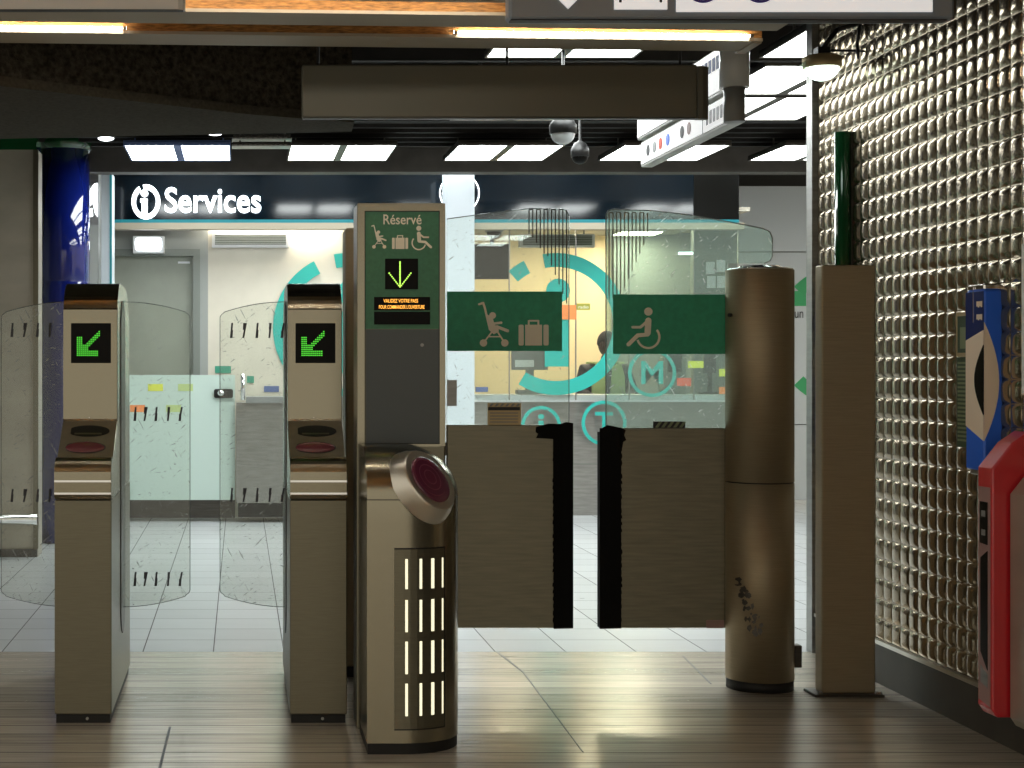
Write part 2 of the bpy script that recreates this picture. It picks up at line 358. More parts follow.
# pictograms in a unit box (0..1, y down), drawn at a pixel box
def pic_stroller(x0, y0, x1, y1, Y, parent):
    mb = MB(); X = lambda u: x0+(x1-x0)*u; Z = lambda v: y0+(y1-y0)*v; w_ = (x1-x0)
    P = lambda *a: [(X(u), Z(v)) for u, v in a]
    stroke(mb, P((0.02,.05), (.15,.02), (.2,.12), (.34,.52)), w_*.07, Y)
    mb.front(P((.22,.25), (.34,.3), (.46,.34), (.52,.5), (.66,.58), (.66,.66), (.5,.72), (.34,.62)), Y, .0034)
    disc(mb, X(.46), Z(.30), w_*.11, Y, .0045)
    stroke(mb, P((.5,.48), (.74,.46)), w_*.08, Y); stroke(mb, P((.6,.55), (.95,.64)), w_*.10, Y)
    stroke(mb, P((.42,.68), (.17,.9)), w_*.05, Y); stroke(mb, P((.62,.66), (.85,.9)), w_*.05, Y); stroke(mb, P((.36,.77), (.72,.77)), w_*.045, Y)
    disc(mb, X(.16), Z(.91), w_*.12, Y, .0045); disc(mb, X(.86), Z(.91), w_*.12, Y, .0045)
    return mb.build('stroller_pictogram', 'picto', parent)
def pic_case(x0, y0, x1, y1, Y, parent):
    mb = MB(); w_ = x1-x0; h = y1-y0; yb = y0+h*.2
    mb.front(rrect(x0, yb, x0+w_*.17, y1, w_*.05), Y); mb.front(rect(x0+w_*.22, yb, x1-w_*.22, y1), Y); mb.front(rrect(x1-w_*.17, yb, x1, y1, w_*.05), Y)
    stroke(mb, [(x0+w_*.34, yb), (x0+w_*.34, y0+h*.05), (x1-w_*.34, y0+h*.05), (x1-w_*.34, yb)], w_*.06, Y)
    return mb.build('suitcase_pictogram', 'picto', parent)
def pic_chair(x0, y0, x1, y1, Y, parent, flip=False):
    mb = MB(); X = (lambda u: x1-(x1-x0)*u) if flip else (lambda u: x0+(x1-x0)*u); Z = lambda v: y0+(y1-y0)*v; w_ = (x1-x0)
    P = lambda *a: [(X(u), Z(v)) for u, v in a]
    disc(mb, X(.36), Z(.1), w_*.115, Y, .0045)
    stroke(mb, P((.36,.32), (.38,.62)), w_*.17, Y); stroke(mb, P((.38,.66), (.66,.68), (.92,.9)), w_*.11, Y, .0042)
    stroke(mb, P((.42,.36), (.58,.48), (.8,.48)), w_*.075, Y, .0044)
    cx, cy, r = X(.36), Z(.72), w_*.34
    a0, a1 = ((140, 345) if not flip else (195, 400)); ring(mb, cx, cy, r, r-w_*.06, a0, a1, Y)
    return mb.build('wheelchair_pictogram', 'picto', parent)
def structure(mb, name, m, **kw): return mb.build(name, m, kind='structure', **kw)

# ------------------------------------------------------------------ THE SETTING
TH = 8.17            # threshold between the two floors
WX = 2.94            # plane of the embossed right wall
structure(MB().box(-5, WX+0.02, -3, TH, -0.1, 0), 'floor', 'floor_planks')
structure(MB().box(-5, 10, TH, 22, -0.1, 0), 'floor', 'floor_tiles')
structure(MB().box(-5, 10, 0.5, 22, 3.75, 3.85), 'ceiling', 'ceiling_dark')
def crack(x0, y0, x1, y1, wd, name):      # worn joint between planks, lying on the floor
    a = Vector((px(x0, F*H/(y0-CY)), F*H/(y0-CY), 0)); b = Vector((px(x1, F*H/(y1-CY)), F*H/(y1-CY), 0)); n_ = Vector((b.y-a.y, a.x-b.x, 0)).normalized()*wd/2
    structure(MB().zs([((a-n_).x, (a-n_).y), ((a+n_).x, (a+n_).y), ((b+n_).x, (b+n_).y), ((b-n_).x, (b-n_).y)], 0.0, 0.0012), name, 'black')
crack(170, 727, 158, 775, .010, 'trim_51'); crack(497, 652, 523, 672, .010, 'trim_52'); crack(523, 672, 583, 752, .005, 'trim_53'); crack(683, 656, 711, 684, .006, 'trim_54')
# embossed metal wall: one surface of pillow-shaped cells
def emboss_wall():
    s = 0.0925; y0 = TH-0.03; ny = 36; z0 = 0.204; nz = 37; D = 0.0085
    U = [0, .03, .06, .14, .26, .40, .54, .68, .80, .90, .96]; k = len(U)
    vs = []; fs = []; NU = ny*k; NV = nz*k
    for j in range(NV+1):
        v = U[j % k]; b = 2*v-1
        for i in range(NU+1):
            u = U[i % k]; a = 2*(u**0.88)-1
            q = (abs(a)/.93)**2.3+(abs(b)/.95)**4.5
            h = -0.003 if (u == 0 or v == 0) else D*max(0.0, 1-q)**0.75
            vs.append((WX-h, y0-s*(i//k+u), z0+s*(j//k+v)))
    for j in range(NV):
        for i in range(NU):
            a = j*(NU+1)+i; fs.append((a, a+1, a+NU+2, a+NU+1))
    return MB().add(vs, fs, True)
wall = emboss_wall().build('wall_right', 'wall_metal', kind='structure')
structure(MB().box(WX+0.02, WX+0.14, -1.0, TH, 0, 3.75), 'wall_right', 'dark_steel')
structure(MB().box(WX-0.006, WX+0.02, -1.0, TH-0.02, 0, 0.19), 'baseboard_right', 'skirting')
structure(MB().box(WX-0.022, WX+0.0, -1.0, TH-0.02, 0.186, 0.204), 'trim_1', 'satin')
structure(MB().box(WX-0.03, WX+0.012, TH-0.03, TH+0.05, 0, 3.75), 'trim_2', 'steel_grey')
structure(MB().box(WX-0.003, WX+0.14, TH+0.05, TH+0.07, 0, 3.75), 'trim_3', 'frame_tan')

# left side: stainless wall, green band, back hall
LY = 12.3
structure(MB().box(-5, px(38, LY), LY, LY+0.25, 0, pz(150, LY)), 'wall_left', 'steel_wall')
structure(MB().box(-5, px(36, LY)+0.012, LY-0.04, LY, 0.0, 0.06), 'baseboard_left', 'skirting')
mb = MB().cyl((-5, LY-0.03, pz(519, LY)), (px(38, LY), LY-0.03, pz(519, LY)), 0.045); structure(mb, 'trim_4', 'chrome')
structure(MB().box(px(33.5, LY), px(38.5, LY), LY-0.02, LY, 0.06, pz(150, LY)), 'trim_5', 'steel')
t = MB().box(-5, px(37, LY), LY-0.02, LY+0.25, pz(150, LY), pz(138, LY)).build('trim_6', 'enamel_green', kind='structure')
# blue enamel column with a green collar
cyx = px(64, 13.4); r = 0.215
col = thing('blue_column', (cyx, 13.4, 0), 'tall glossy dark blue enamel column beside the stainless wall at far left', 'column')
MB().lathe([(r, 0), (r, 0.62), (r-.004, .625), (r, .63), (r, pz(282, 13.4)-.01), (r-.005, pz(282, 13.4)), (r, pz(282, 13.4)+.01), (r, pz(151, 13.4))], (cyx, 13.4, 0)).build('shaft', 'enamel_blue', col)
MB().lathe([(r+.012, pz(151, 13.4)), (r+.012, pz(137, 13.4))], (cyx, 13.4, 0)).build('collar', 'enamel_green', col)
# glass display case next to it
gx0, gx1 = px(88, 14.2), px(98.5, 14.2)
dc = thing('display_case', ((gx0+gx1)/2, 14.2, 0), 'narrow lit poster case between the blue column and white pillar', 'display case')
MB().box(gx0, gx1, 14.2, 14.5, 0, pz(139, 14.2)).build('case_body', 'steel_grey', dc)
plate(89, 139, 98, 152, 14.19).build('header', 'enamel_green', dc)
mb = MB(); mb.front([(90, 190), (94, 184), (97.5, 183), (97.5, 217), (95, 213), (93, 203), (90, 206)], 14.19); mb.front([(90, 209), (92, 208), (93, 216), (90, 217)], 14.19); mb.build('lit_poster', 'letter_white', dc)
plate(90, 225, 98, 505, 14.19).build('lower_poster', 'wall_grey', dc)

# soffit of the dark sprayed beam running in from the left
sof = MB(); bot = [(-1.0, 6.47), (px(256, 7.23), 7.23), (px(352, 7.42), 7.42), (px(350, 7.70), 7.70), (px(256, 7.72), 7.72), (-2.0, 8.05), (-5, 8.5), (-5, 6.47)]
sof.zs(bot, 2.61, 3.75); structure(sof, 'ceiling_beam', 'soffit')
low = [(-.99, 6.455), (px(256, 7.21), 7.21), (px(352, 7.42)+.01, 7.42), (px(350, 7.70)+.01, 7.72), (-2.0, 8.07), (-5, 8.52), (-5, 6.455)]
structure(MB().zs(low, 2.59, 2.63), 'ceiling_beam', 'soffit_smooth')

# wooden slatted ceiling over the gates: planks seen from below, lamp strips between
SL = 0.057
def beam(n, yfront, x1, strips, hidden=False):
    Zb = 2.75; dp = 0.205
    def q(x): return yfront+SL*(x-0.06)
    pts = [(-4, q(-4)), (x1, q(x1)), (x1, q(x1)+dp), (-4, q(-4)+dp)]
    structure(MB().zs(pts, Zb, Zb+0.012), 'ceiling_beam', 'beam_beige')
    pts2 = [(-4, q(-4)+.012), (x1, q(x1)+.012), (x1, q(x1)+.03), (-4, q(-4)+.03)]
    structure(MB().zs(pts2, Zb+0.012, 3.3), 'trim_%d' % (10+n), 'wood')
    pts3 = [(-4, q(-4)+dp-.02), (x1, q(x1)+dp-.02), (x1, q(x1)+dp), (-4, q(-4)+dp)]
    structure(MB().zs(pts3, Zb+0.012, 3.1), 'trim_%d' % (20+n), 'wood')
    return q
q1 = beam(1, 5.44, 2.06, None)
q2 = beam(2, 5.85, 2.07, None)
q3 = beam(3, 6.25, 2.08, None)
back_beams = [beam(3+i, 5.44-0.405*i, 2.9, None) for i in range(1, 11)]
def strip(x0, x1, q, label, dy=-0.006):
    root = thing('strip_light', ((x0+x1)/2, q((x0+x1)/2), 2.78), label, 'light')
    a = (x0, q(x0)+dy, 2.770); b = (x1, q(x1)+dy, 2.770)
    MB().cyl(a, b, 0.0048, n=10).build('lamp_tube', 'lamp_strip', root)
    for s_, e in ((a, 1), (b, -1)): MB().cyl(s_, (s_[0]+e*0.015, s_[1], s_[2]), 0.007, n=10).build('end_cap', 'steel_grey', root)
    return root
strip(px(-200, 6.3), px(128, 6.3), q3, 'linear lamp glowing under the wooden ceiling at upper left')
strip(px(452, 6.35), px(742, 6.5), q3, 'linear lamp glowing under the wooden ceiling above the hanging blank sign')
strip(px(150, 5.9), px(500, 6.0), q2, 'linear lamp between the two nearest beige ceiling boards, behind the signs', dy=-0.16)
for i, (xa, xb) in ((1, (-1.6, 0.6)), (3, (0.2, 2.4)), (4, (-1.8, 1.0)), (5, (-1.8, 0.4)), (6, (-0.9, 1.9)), (7, (0.0, 2.2)), (9, (-1.4, 0.8))):
    strip(xa, xb, back_beams[i-1], 'linear lamp of the wooden ceiling above the viewer, out of frame')['group'] = 'linear lamps above the viewer'
# timber return of the boards
structure(MB().box(px(750, 6.5)-.03, px(752, 6.5), 6.38, 6.60, 2.745, 3.2), 'trim_31', 'beam_beige')

# bulkhead over the kiosk and the dark slats of the back ceiling
structure(MB().box(-5, 7.5, 14.0, 14.2, pz(172, 14.0), 3.75), 'ceiling_beam', 'bulkhead')
slats = MB()
for i in range(9): slats.box(-5, 9, 11.4+i*0.26, 11.45+i*0.26, 3.32, 3.5)
for y in (9.11, 10.25, 11.33): slats.box(0.4, 9, y, y+.05, 3.2, 3.4)
for x in (-1.4, .1, 1.2, 2.4, 3.6): slats.box(x, x+.04, 8.3, 13.9, 3.4, 3.6)
structure(slats, 'ceiling_beam', 'ceiling_dark')

# ceiling light panels
def light_panel(x, y0, y1, label, n=2, wd=0.333, gap=0.057, mid='dark_steel', Z=3.2):
    k = 1.129 if Z == 3.2 else 1.0; x *= k; y0 *= k; y1 *= k; wd *= k; gap *= k
    root = thing('ceiling_light', (x+wd, (y0+y1)/2, Z), label, 'ceiling light', 'paired light panels in the dark ceiling')
    fr = MB(); T = n*wd+(n-1)*gap; za, zb = Z-.005, Z+.03
    fr.box(x-.012, x+T+.012, y0-.012, y0, za, zb); fr.box(x-.012, x+T+.012, y1, y1+.012, za, zb)
    fr.box(x-.012, x, y0, y1, za, zb); fr.box(x+T, x+T+.012, y0, y1, za, zb)
    for i in range(n-1): fr.box(x+(i+1)*wd+i*gap, x+(i+1)*(wd+gap), y0, y1, za, zb)
    fr.box(x-.012, x+T+.012, y0-.012, y1+.012, Z+.02, Z+.035)
    for xx in (x+.05, x+T-.05): fr.cyl((xx, (y0+y1)/2, Z+.03), (xx, (y0+y1)/2, 3.75), .006, n=6)
    fr.build('frame', mid, root)
    for i in range(n): MB().box(x+i*(wd+gap), x+i*(wd+gap)+wd, y0, y1, Z, Z+.02).build('diffuser', 'lamp_panel', root)
    return root
rows = [(7.30, 7.97, (1.23, 2.60), 'nearest'), (8.20, 9.04, (1.25, 2.70), 'second'), (9.16, 9.98, (1.32, 2.74), 'third')]
nm = {1.23: 'lit panel pair directly above the hanging blank sign, nearest of its line', 2.60: 'lit panel pair beside the embossed wall top, nearest of its line',
      1.25: 'lit panel pair mostly hidden behind the hanging blank sign, second of its line', 2.70: 'lit panel pair behind the round lamp and the sign post',
      1.32: 'lit panel pair hidden behind the blank sign, third of its line', 2.74: 'lit panel pair seen right below the lamp on the wall, third of its line'}
for y0, y1, xs_, _ in rows:
    for x in xs_: light_panel(x, y0, y1, nm[x])
far = [(-0.80, 'lit panel pair with a blue divider above the Services sign'), (0.36, 'lit panel pair left of centre above the dark fascia, left of the blank sign middle'),
       (1.525, 'lit panel pair under the middle of the blank sign, left of the dome cameras'), (2.68, 'lit panel pair in the far row beneath the hanging direction sign'),
       (3.80, 'lit panel pair in the far row touching the embossed wall edge')]
for x, lb in far: light_panel(x, 11.12, 11.93, lb, mid='sticker_blue' if x < 0 else 'dark_steel')
for x in (-0.8, 0.36, 1.525, 2.68, 3.8, 4.96): light_panel(x, 14.35, 15.1, 'added unseen light panel pair above the kiosk front behind the bulkhead', Z=3.55)  # extra panels added out of sight to light the kiosk front and floor

# ------------------------------------------------------------------ back of the hall: kiosk
K = 15.5
def bx(x0, y0, x1, y1, Y, dp): return MB().box(px(x0, Y), px(x1, Y), Y, Y+dp, pz(y1, Y), pz(y0, Y))
# left part: service door, wall over it
structure(MB().box(px(100, K+.1), px(113, K+.1), K+.1, K+.3, 0, 3.35).box(px(113, K+.1), px(208, K+.1), K+.1, K+.3, pz(250, K+.1), 3.0).box(px(196, K+.1), px(208, K+.1), K+.1, K+.3, 0, pz(250, K+.1)), 'wall_back', 'wall_grey')
d = bx(113, 256, 193, 508, K+.16, 0.05).build('door_1', 'door_paint', kind='structure')
fr = MB()
Yf = K+.08
fr.box(px(113, Yf), px(200, Yf), Yf, Yf+.10, pz(256, Yf), pz(249, Yf)); fr.box(px(193, Yf), px(200, Yf), Yf, Yf+.10, 0, pz(256, Yf))
structure(fr, 'trim_41', 'frame_grey')
MB().box(px(178, K+.15), px(190, K+.15), K+.145, K+.16, pz(263.5, K+.15), pz(261.5, K+.15)).build('door_label', 'paper', d)
# lit exit sign over the door
ex = thing('exit_sign', (px(148, K), K, pz(252, K)), 'small glowing white sign box above the grey service door', 'sign')
bx(133, 236, 164, 253, K-.03, .12).build('housing', 'paper', ex); MB().front(rrect(135.5, 238, 161.5, 250.5, 3), K-.03, .006).build('lit_face', 'lamp_white', ex)
# cream board, ledge, grille
structure(MB().box(px(208, K+.1), px(447, K+.1), K+.1, K+.3, 0, 3.35), 'wall_back', 'cream')
led = MB().box(px(100, K-.1), px(740, K-.1), K-.24, K-.12, pz(230.5, K-.1), pz(224, K-.1)); structure(led, 'trim_42', 'beam_beige')
tb = thing('tube_light', (px(238, K), K-.16, 2.8), 'slim white tube lamp under the ledge above the cream wall', 'light')
MB().cyl((px(206, K-.17), K-.17, pz(228, K-.17)), (px(266, K-.17), K-.17, pz(228, K-.17)), .012, n=10).build('lamp_tube', 'lamp_white', tb)
g = thing('air_grille', (px(250, K), K, pz(246, K)), 'grey ventilation grille on the cream wall left of the gates', 'grille')
bx(212, 233, 289, 247, K+.0, .1).build('frame', 'paper', g); gm = MB()
for i in range(6): gm.front(rect(215, 235+i*1.7, 286, 236.2+i*1.7), K, .012)
gm.build('louvres', 'frame_grey', g)
g2 = thing('air_grille', (px(558, K+.6), K+.6, pz(246, K+.6)), 'grey ventilation grille inside the kiosk above the teal ring', 'grille')
bx(520, 234, 595, 247, K+.6, .1).build('frame', 'paper', g2); gm = MB()
for i in range(6): gm.front(rect(523, 235.5+i*1.7, 592, 236.7+i*1.7), K+.6, .012)
gm.build('louvres', 'frame_grey', g2)
for x in (530, 585): MB().cyl((px(x, K+.6), K+.65, pz(234, K+.6)), (px(x, K+.6), K+.65, 2.99), .01, n=8).build('hanger_rod', 'steel_grey', g2)
# real lamps washing the cream wall and the kiosk inside
t_ = thing('wall_washer', (px(270, K), K-.03, 2.9), 'recessed lamp box washing the cream wall, hidden behind the ledge', 'light')
MB().box(px(210, K), px(340, K), K-.09, K+.05, 2.90, 2.94).build('housing', 'steel_grey', t_); MB().box(px(212, K), px(338, K), K-.08, K+.04, 2.895, 2.90).build('diffuser', 'lamp_down', t_)
# teal ring emblem
def emblem(cx, cy, R, r_, Y, m, label, cat='emblem', dotstem=True, arcs=((-122, 101), (117, 238))):
    root = thing('ring_emblem', (px(cx, Y), Y, pz(cy+R, Y)), label, cat)
    mb = MB()
    for a, b in arcs: ring(mb, cx, cy, R, r_, a, b, Y, .006, n=60)
    mb.build('ring', m, root)
    if dotstem:
        mb = MB(); disc(mb, cx+2, cy-R*.47, R*.17, Y, .006); mb.front([(cx-R*.20, cy-R*.22), (cx+R*.18, cy-R*.22), (cx+R*.18, cy+R*.60), (cx-R*.16, cy+R*.60), (cx-R*.16, cy-R*.08), (cx-R*.20, cy-R*.08)], Y, .006)
        mb.build('letter_i', m, root)
    return root
emblem(348, 328, 75, 61, K+.09, 'green_ring' if False else 'teal', 'large green ring emblem on the cream wall behind the Réservé pylon')
# stickers on the cream wall
for i, (a, b, c_, d_, m, lb) in enumerate(((215, 366, 231, 373, 'sticker_green', 'small green sticker on the cream wall, upper of two'), (217, 376, 234, 383, 'sticker_green', 'small green sticker on the cream wall, lower left one'),
        (247, 376, 254, 383, 'sticker_green', 'small dark green sticker right of the thin post'), (264, 386, 279, 392, 'sticker_blue', 'blue sticker on the cream wall above the steel counter'))):
    tag(plate(a, b, c_, d_, K+.095).build('sticker', m), lb, 'sticker')
# pale frosted half height partition
pt = thing('partition_gate', (px(184, 15.1), 15.1, 0), 'pale frosted half height partition in front of the service door', 'partition')
bx(120, 375, 235, 500, 15.1, .03).build('panel', 'frosted', pt)
bx(120, 500, 235, 518, 15.14, .05).build('base', 'dark_steel', pt)
MB().front(rrect(214, 389, 233, 398, 2), 15.1, .03).build('lock_plate', 'black', pt)
MB().ball((px(221, 15.05), 15.05, pz(393, 15.05)), (.035, .03, .03)).build('lock_knob', 'chrome', pt)
for a, b, m in ((148, 384, 'yellow'), (178, 384, 'vest'), (130, 405, 'orange'), (166, 405, 'vest')):
    tag(plate(a, b, a+15, b+7, 15.1).build('sticker', m), {148: 'yellow sticker on the pale partition, upper left', 178: 'green sticker on the pale partition, upper right', 130: 'orange sticker on the pale partition, by the gate cabinet', 166: 'green sticker on the pale partition, lower right'}[a], 'sticker')
# steel counter behind the second wing
ct = thing('steel_counter', (px(262, 15.0), 15.0, 0), 'brushed steel counter seen through the scratched middle glass wing', 'counter')
bx(236, 403, 346, 503, 15.0, .4).build('body', 'steel_grey', ct); bx(246, 397, 346, 403, 14.95, .5).build('worktop', 'plastic_grey', ct)
bx(238, 503, 346, 517, 15.02, .3).build('base', 'black', ct)
MB().cyl((px(243, 14.98), 14.98, pz(400, 14.98)), (px(243, 14.98), 14.98, pz(374, 14.98)), .022, n=12).build('post', 'chrome', ct)
# fascia with the Services sign
fY = 15.3
fas = thing('sign_fascia', (px(300, fY), fY, 2.83), 'long dark blue fascia with white backlit Services lettering', 'sign')
fm = MB(); z0, z1 = pz(223, fY), pz(170, fY)
fm.prism([(0, z0), (0.0, z1), (.06, z1), (.06, z0)], (px(96, fY), fY, 0), (0,1,0), (0,0,1), (1,0,0), px(739, fY)-px(96, fY))
fm.build('board', 'fascia', fas)
bx(112, 219.5, 739, 223, fY-.012, .012).build('light_strip', 'teal_glow', fas)
bx(694, 175, 738.5, 219, fY-.012, .012).build('black_panel', 'screen_black', fas)
lettering('Services', 165, 187.5, 261, 213, fY-.03, 'letter_white', fas, .03, .014)
mb = MB(); ring(mb, 146, 202, 14.2, 10.2, 118, 462, fY-.03, .03, 1.22, 40); mb.build('emblem_ring', 'letter_white', fas)
mb = MB(); disc(mb, 144.5, 193.5, 3.6, fY-.03, .03); mb.front([(140.5, 199), (147.5, 199), (147.5, 213.5), (142, 213.5), (142, 202.5), (140.5, 202.5)], fY-.03, .03); mb.build('emblem_letter', 'letter_white', fas)
mb = MB(); ring(mb, 459.5, 193, 20, 19, 0, 360, fY-.03, .01, 1, 40); mb.build('emblem_ring', 'letter_white', fas)
mb = MB(); disc(mb, 444.5, 193.5, 2.6, fY-.03, .01); mb.front(rect(443, 197, 448, 205), fY-.03, .01); mb.build('emblem_letter', 'letter_white', fas)
# pillars
p1 = bx(98, 173, 112, 515, 14.6, .3).build('pillar', 'pillar_white', kind='structure')
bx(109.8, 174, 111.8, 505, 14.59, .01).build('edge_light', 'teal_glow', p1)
structure(bx(447, 170, 474.5, 500, 14.7, .35), 'pillar', 'pillar_white')
# kiosk inside
structure(MB().box(px(447, 19.0), px(738, 18.5), 18.5, 18.6, 0, 3.35), 'wall_back', 'warm_wall')
structure(MB().box(px(612, 18.45), px(738, 18.4), 18.35, 18.5, 0, 3.0), 'wall_back', 'wall_grey')
structure(MB().box(px(693, 16.9), px(738, 16.9), 16.9, 17.0, 0, 3.3), 'wall_back', 'frame_grey')
structure(MB().box(px(447, 16), px(738, 16), 15.62, 18.5, 2.98, 3.02), 'ceiling', 'cream')
for x, y, lb in ((2.9, 17.2, 'square ceiling lamp inside the kiosk, left one'), (3.9, 17.2, 'square ceiling lamp inside the kiosk, middle one'), (4.45, 17.9, 'square ceiling lamp inside the kiosk, right one')):
    t_ = thing('kiosk_lamp', (x, y, 2.96), lb, 'light'); MB().box(x-.25, x+.25, y-.25, y+.25, 2.955, 2.98).build('housing', 'paper', t_); MB().box(x-.22, x+.22, y-.22, y+.22, 2.95, 2.956).build('diffuser', 'lamp_warm', t_)
# kiosk counter
kc = thing('kiosk_counter', (px(610, 15.6), 15.9, 0), 'long grey steel counter front of the kiosk behind the double gate', 'counter')
bx(447, 402, 738, 517, 15.75, .5).build('body', 'steel_grey', kc); bx(447, 395, 738, 402, 15.65, .75).build('worktop', 'paper', kc)
bx(447, 463.5, 738, 464.5, 15.74, .02).build('seam', 'frame_grey', kc)
# kiosk glazing: panes are one wall of glass sheets
for i, (a, b) in enumerate(((474.5, 509), (509.6, 575.5), (576.3, 629), (629.8, 693.5), (694.3, 738))):
    w_ = MB().box(px(a, 15.6), px(b, 15.6), 15.6, 15.612, pz(400, 15.6), 3.3).build('window_%d' % (i+1), 'glass_kiosk', kind='structure')
    MB().box(px(b-.1, 15.6), px(b+.9, 15.6), 15.595, 15.617, pz(400, 15.6), 3.3).build('glass_seam', 'steel_grey', w_)
emblem(556, 324, 71, 57, 15.599, 'teal', 'large teal ring emblem with letter i on the kiosk glass', arcs=((-122, 101), (117, 132)))
def letter_ring(cx, cy, R, s, box, label):
    root = thing('ring_emblem', (px(cx, 15.57), 15.57, pz(cy+R, 15.57)), label, 'emblem')
    mb = MB(); ring(mb, cx, cy, R, R-3.4, 0, 360, 15.599, .006, 1, 40); mb.build('ring', 'teal', root)
    lettering(s, *box, 15.599, 'teal', root, .006, .02)
letter_ring(652, 373, 24, 'M', (641, 361, 663, 384), 'small teal ring with letter M on the kiosk glass')
letter_ring(604, 423, 22.5, 'T', (595, 412, 613, 432), 'small teal ring on the counter front seen in the gap between gate leaves')
letter_ring(541, 426, 20, 'i', (538, 414, 544, 438), 'small teal ring low on the glass behind the left gate leaf')
# things in the kiosk
tv = thing('wall_screen', (px(492, 16.4), 16.4, pz(279, 16.4)), 'black flat screen hanging inside the kiosk by the white pillar', 'screen')
bx(475, 244, 509, 279, 16.4, .06).build('casing', 'black', tv); MB().front(rect(476, 245, 508, 278), 16.4, .004).build('display', 'screen_black', tv)
MB().cyl((px(492, 16.45), 16.45, pz(244, 16.45)), (px(492, 16.45), 16.45, 2.98), .02).build('bracket', 'steel_grey', tv)
dm = thing('dome_camera', (px(494, 16), 16, pz(228, 16)), 'small grey dome camera above the hanging screen in the kiosk', 'camera')
MB().lathe([(.09, 0), (.09, .08), (.03, .09), (.03, 2.99-pz(232, 16))], (px(494, 16), 16, pz(232, 16))).build('housing', 'plastic_grey', dm); MB().ball((px(494, 16), 16, pz(232, 16)), (.075, .075, .07)).build('dome', 'screen_black', dm)
mo = thing('monitor', (px(530, 16.1), 16.1, pz(395, 16.1)), 'grey desk monitor on the kiosk counter behind the left leaf', 'monitor')
bx(512, 347, 548, 370, 16.1, .05).build('casing', 'plastic_grey', mo); bx(526, 370, 534, 390, 16.12, .04).build('stand', 'frame_grey', mo); bx(518, 390, 543, 394.1, 16.05, .16).build('foot', 'frame_grey', mo)
MB().front(rect(515, 360, 534, 367), 16.1, .004).build('label_plate', 'paper', mo)
pr = thing('printer', (px(640, 16.1), 16.1, pz(395, 16.1)), 'dark grey ticket printer on the kiosk counter behind right leaf', 'printer')
bx(664, 350, 686, 394.1, 16.1, .2).build('body', 'frame_grey', pr); bx(668, 352, 682, 372, 16.09, .01).build('front_panel', 'black', pr)
m2 = thing('monitor', (px(712, 16.1), 16.1, pz(395, 16.1)), 'black monitor standing on the counter beside the round bollard', 'monitor')
bx(704, 340, 716, 373, 16.1, .04).build('casing', 'black', m2); bx(708, 373, 712, 392, 16.11, .03).build('stand', 'black', m2); bx(702, 392, 718, 394.1, 16.06, .14).build('foot', 'black', m2)
for a, b, c_, d_, m, lb in ((688, 361, 703.5, 368, 'yellow', 'bright yellow sticker on the kiosk glass right of the M ring'), (719, 369, 727, 376.5, 'yellow', 'yellow sticker at the round bollard edge, upper one'), (719, 387, 727, 394, 'orange', 'orange sticker at the round bollard edge, lower one'),
        (677, 378, 691, 386, 'red_sticker', 'red sticker on the kiosk glass below the yellow one'), (562, 305, 576, 319.5, 'orange', 'orange sticker beside the teal letter i'), (576.6, 303.5, 590, 310, 'olive', 'olive sticker with pale text in the gap between the leaves'),
        (475.5, 387, 488, 392, 'sticker_blue', 'blue sticker low beside the white pillar')):
    o = tag(plate(a, b, c_, d_, 15.58).build('sticker', m), lb, 'sticker')
    if m == 'olive': lettering('radio', 578.5, 305.5, 588.5, 308.5, 15.574, 'picto', o, .002)
for i, (a, b) in enumerate(((706, 262), (716.5, 260), (707, 276), (717, 276))):
    tag(plate(a, b, a+8.6, b+12, 16.88).build('paper_sheet', 'paper'), ('white paper sheet taped to the grey kiosk wall, %s of four' % ('upper left', 'upper right', 'lower left', 'lower right')[i]), 'paper')
lb_ = bx(679, 252, 693, 254.5, 16.6, .03).build('lamp_bar', 'lamp_white')
for x in (681, 691): MB().cyl((px(x, 16.6), 16.615, pz(252, 16.6)), (px(x, 16.6), 16.615, 2.99), .004, n=6).build('hanger_rod', 'steel_grey', lb_)
tag(lb_, 'short glowing lamp bar inside the kiosk above right leaf', 'light')
# right part: white panels with a green emblem
structure(MB().box(px(738, 17.6), 9, 17.6, 17.8, pz(251.5, 17.6), 3.45), 'wall_back', 'white_gloss')
structure(MB().box(px(738, 17.6), 9, 17.6, 17.8, pz(424, 17.6), pz(252.5, 17.6)), 'wall_back', 'white_gloss')
structure(MB().box(px(738, 17.6), 9, 17.6, 17.8, 0, pz(425, 17.6)), 'wall_back', 'white_gloss')
structure(MB().box(px(738, 17.6), 9, 17.7, 17.8, 0, 3.45), 'wall_back', 'frame_grey')
ge = emblem(845, 336, 71, 58, 17.599, 'green_ring', 'big green ring emblem on the far white wall by the square post', arcs=((100, 136), (224, 260)), dotstem=False)
plate(780, 291, 806, 306, 17.599).build('green_bar', 'green_ring', ge); lettering('un', 794.5, 311.5, 803, 318, 17.599, 'ink_dark', ge, .009)
structure(MB().box(-5, -2.9, 8, 20, 0, 3.75), 'wall_left', 'wall_grey')
structure(MB().box(-5, 10, 21.8, 22, 0, 3.75), 'wall_back', 'wall_grey')

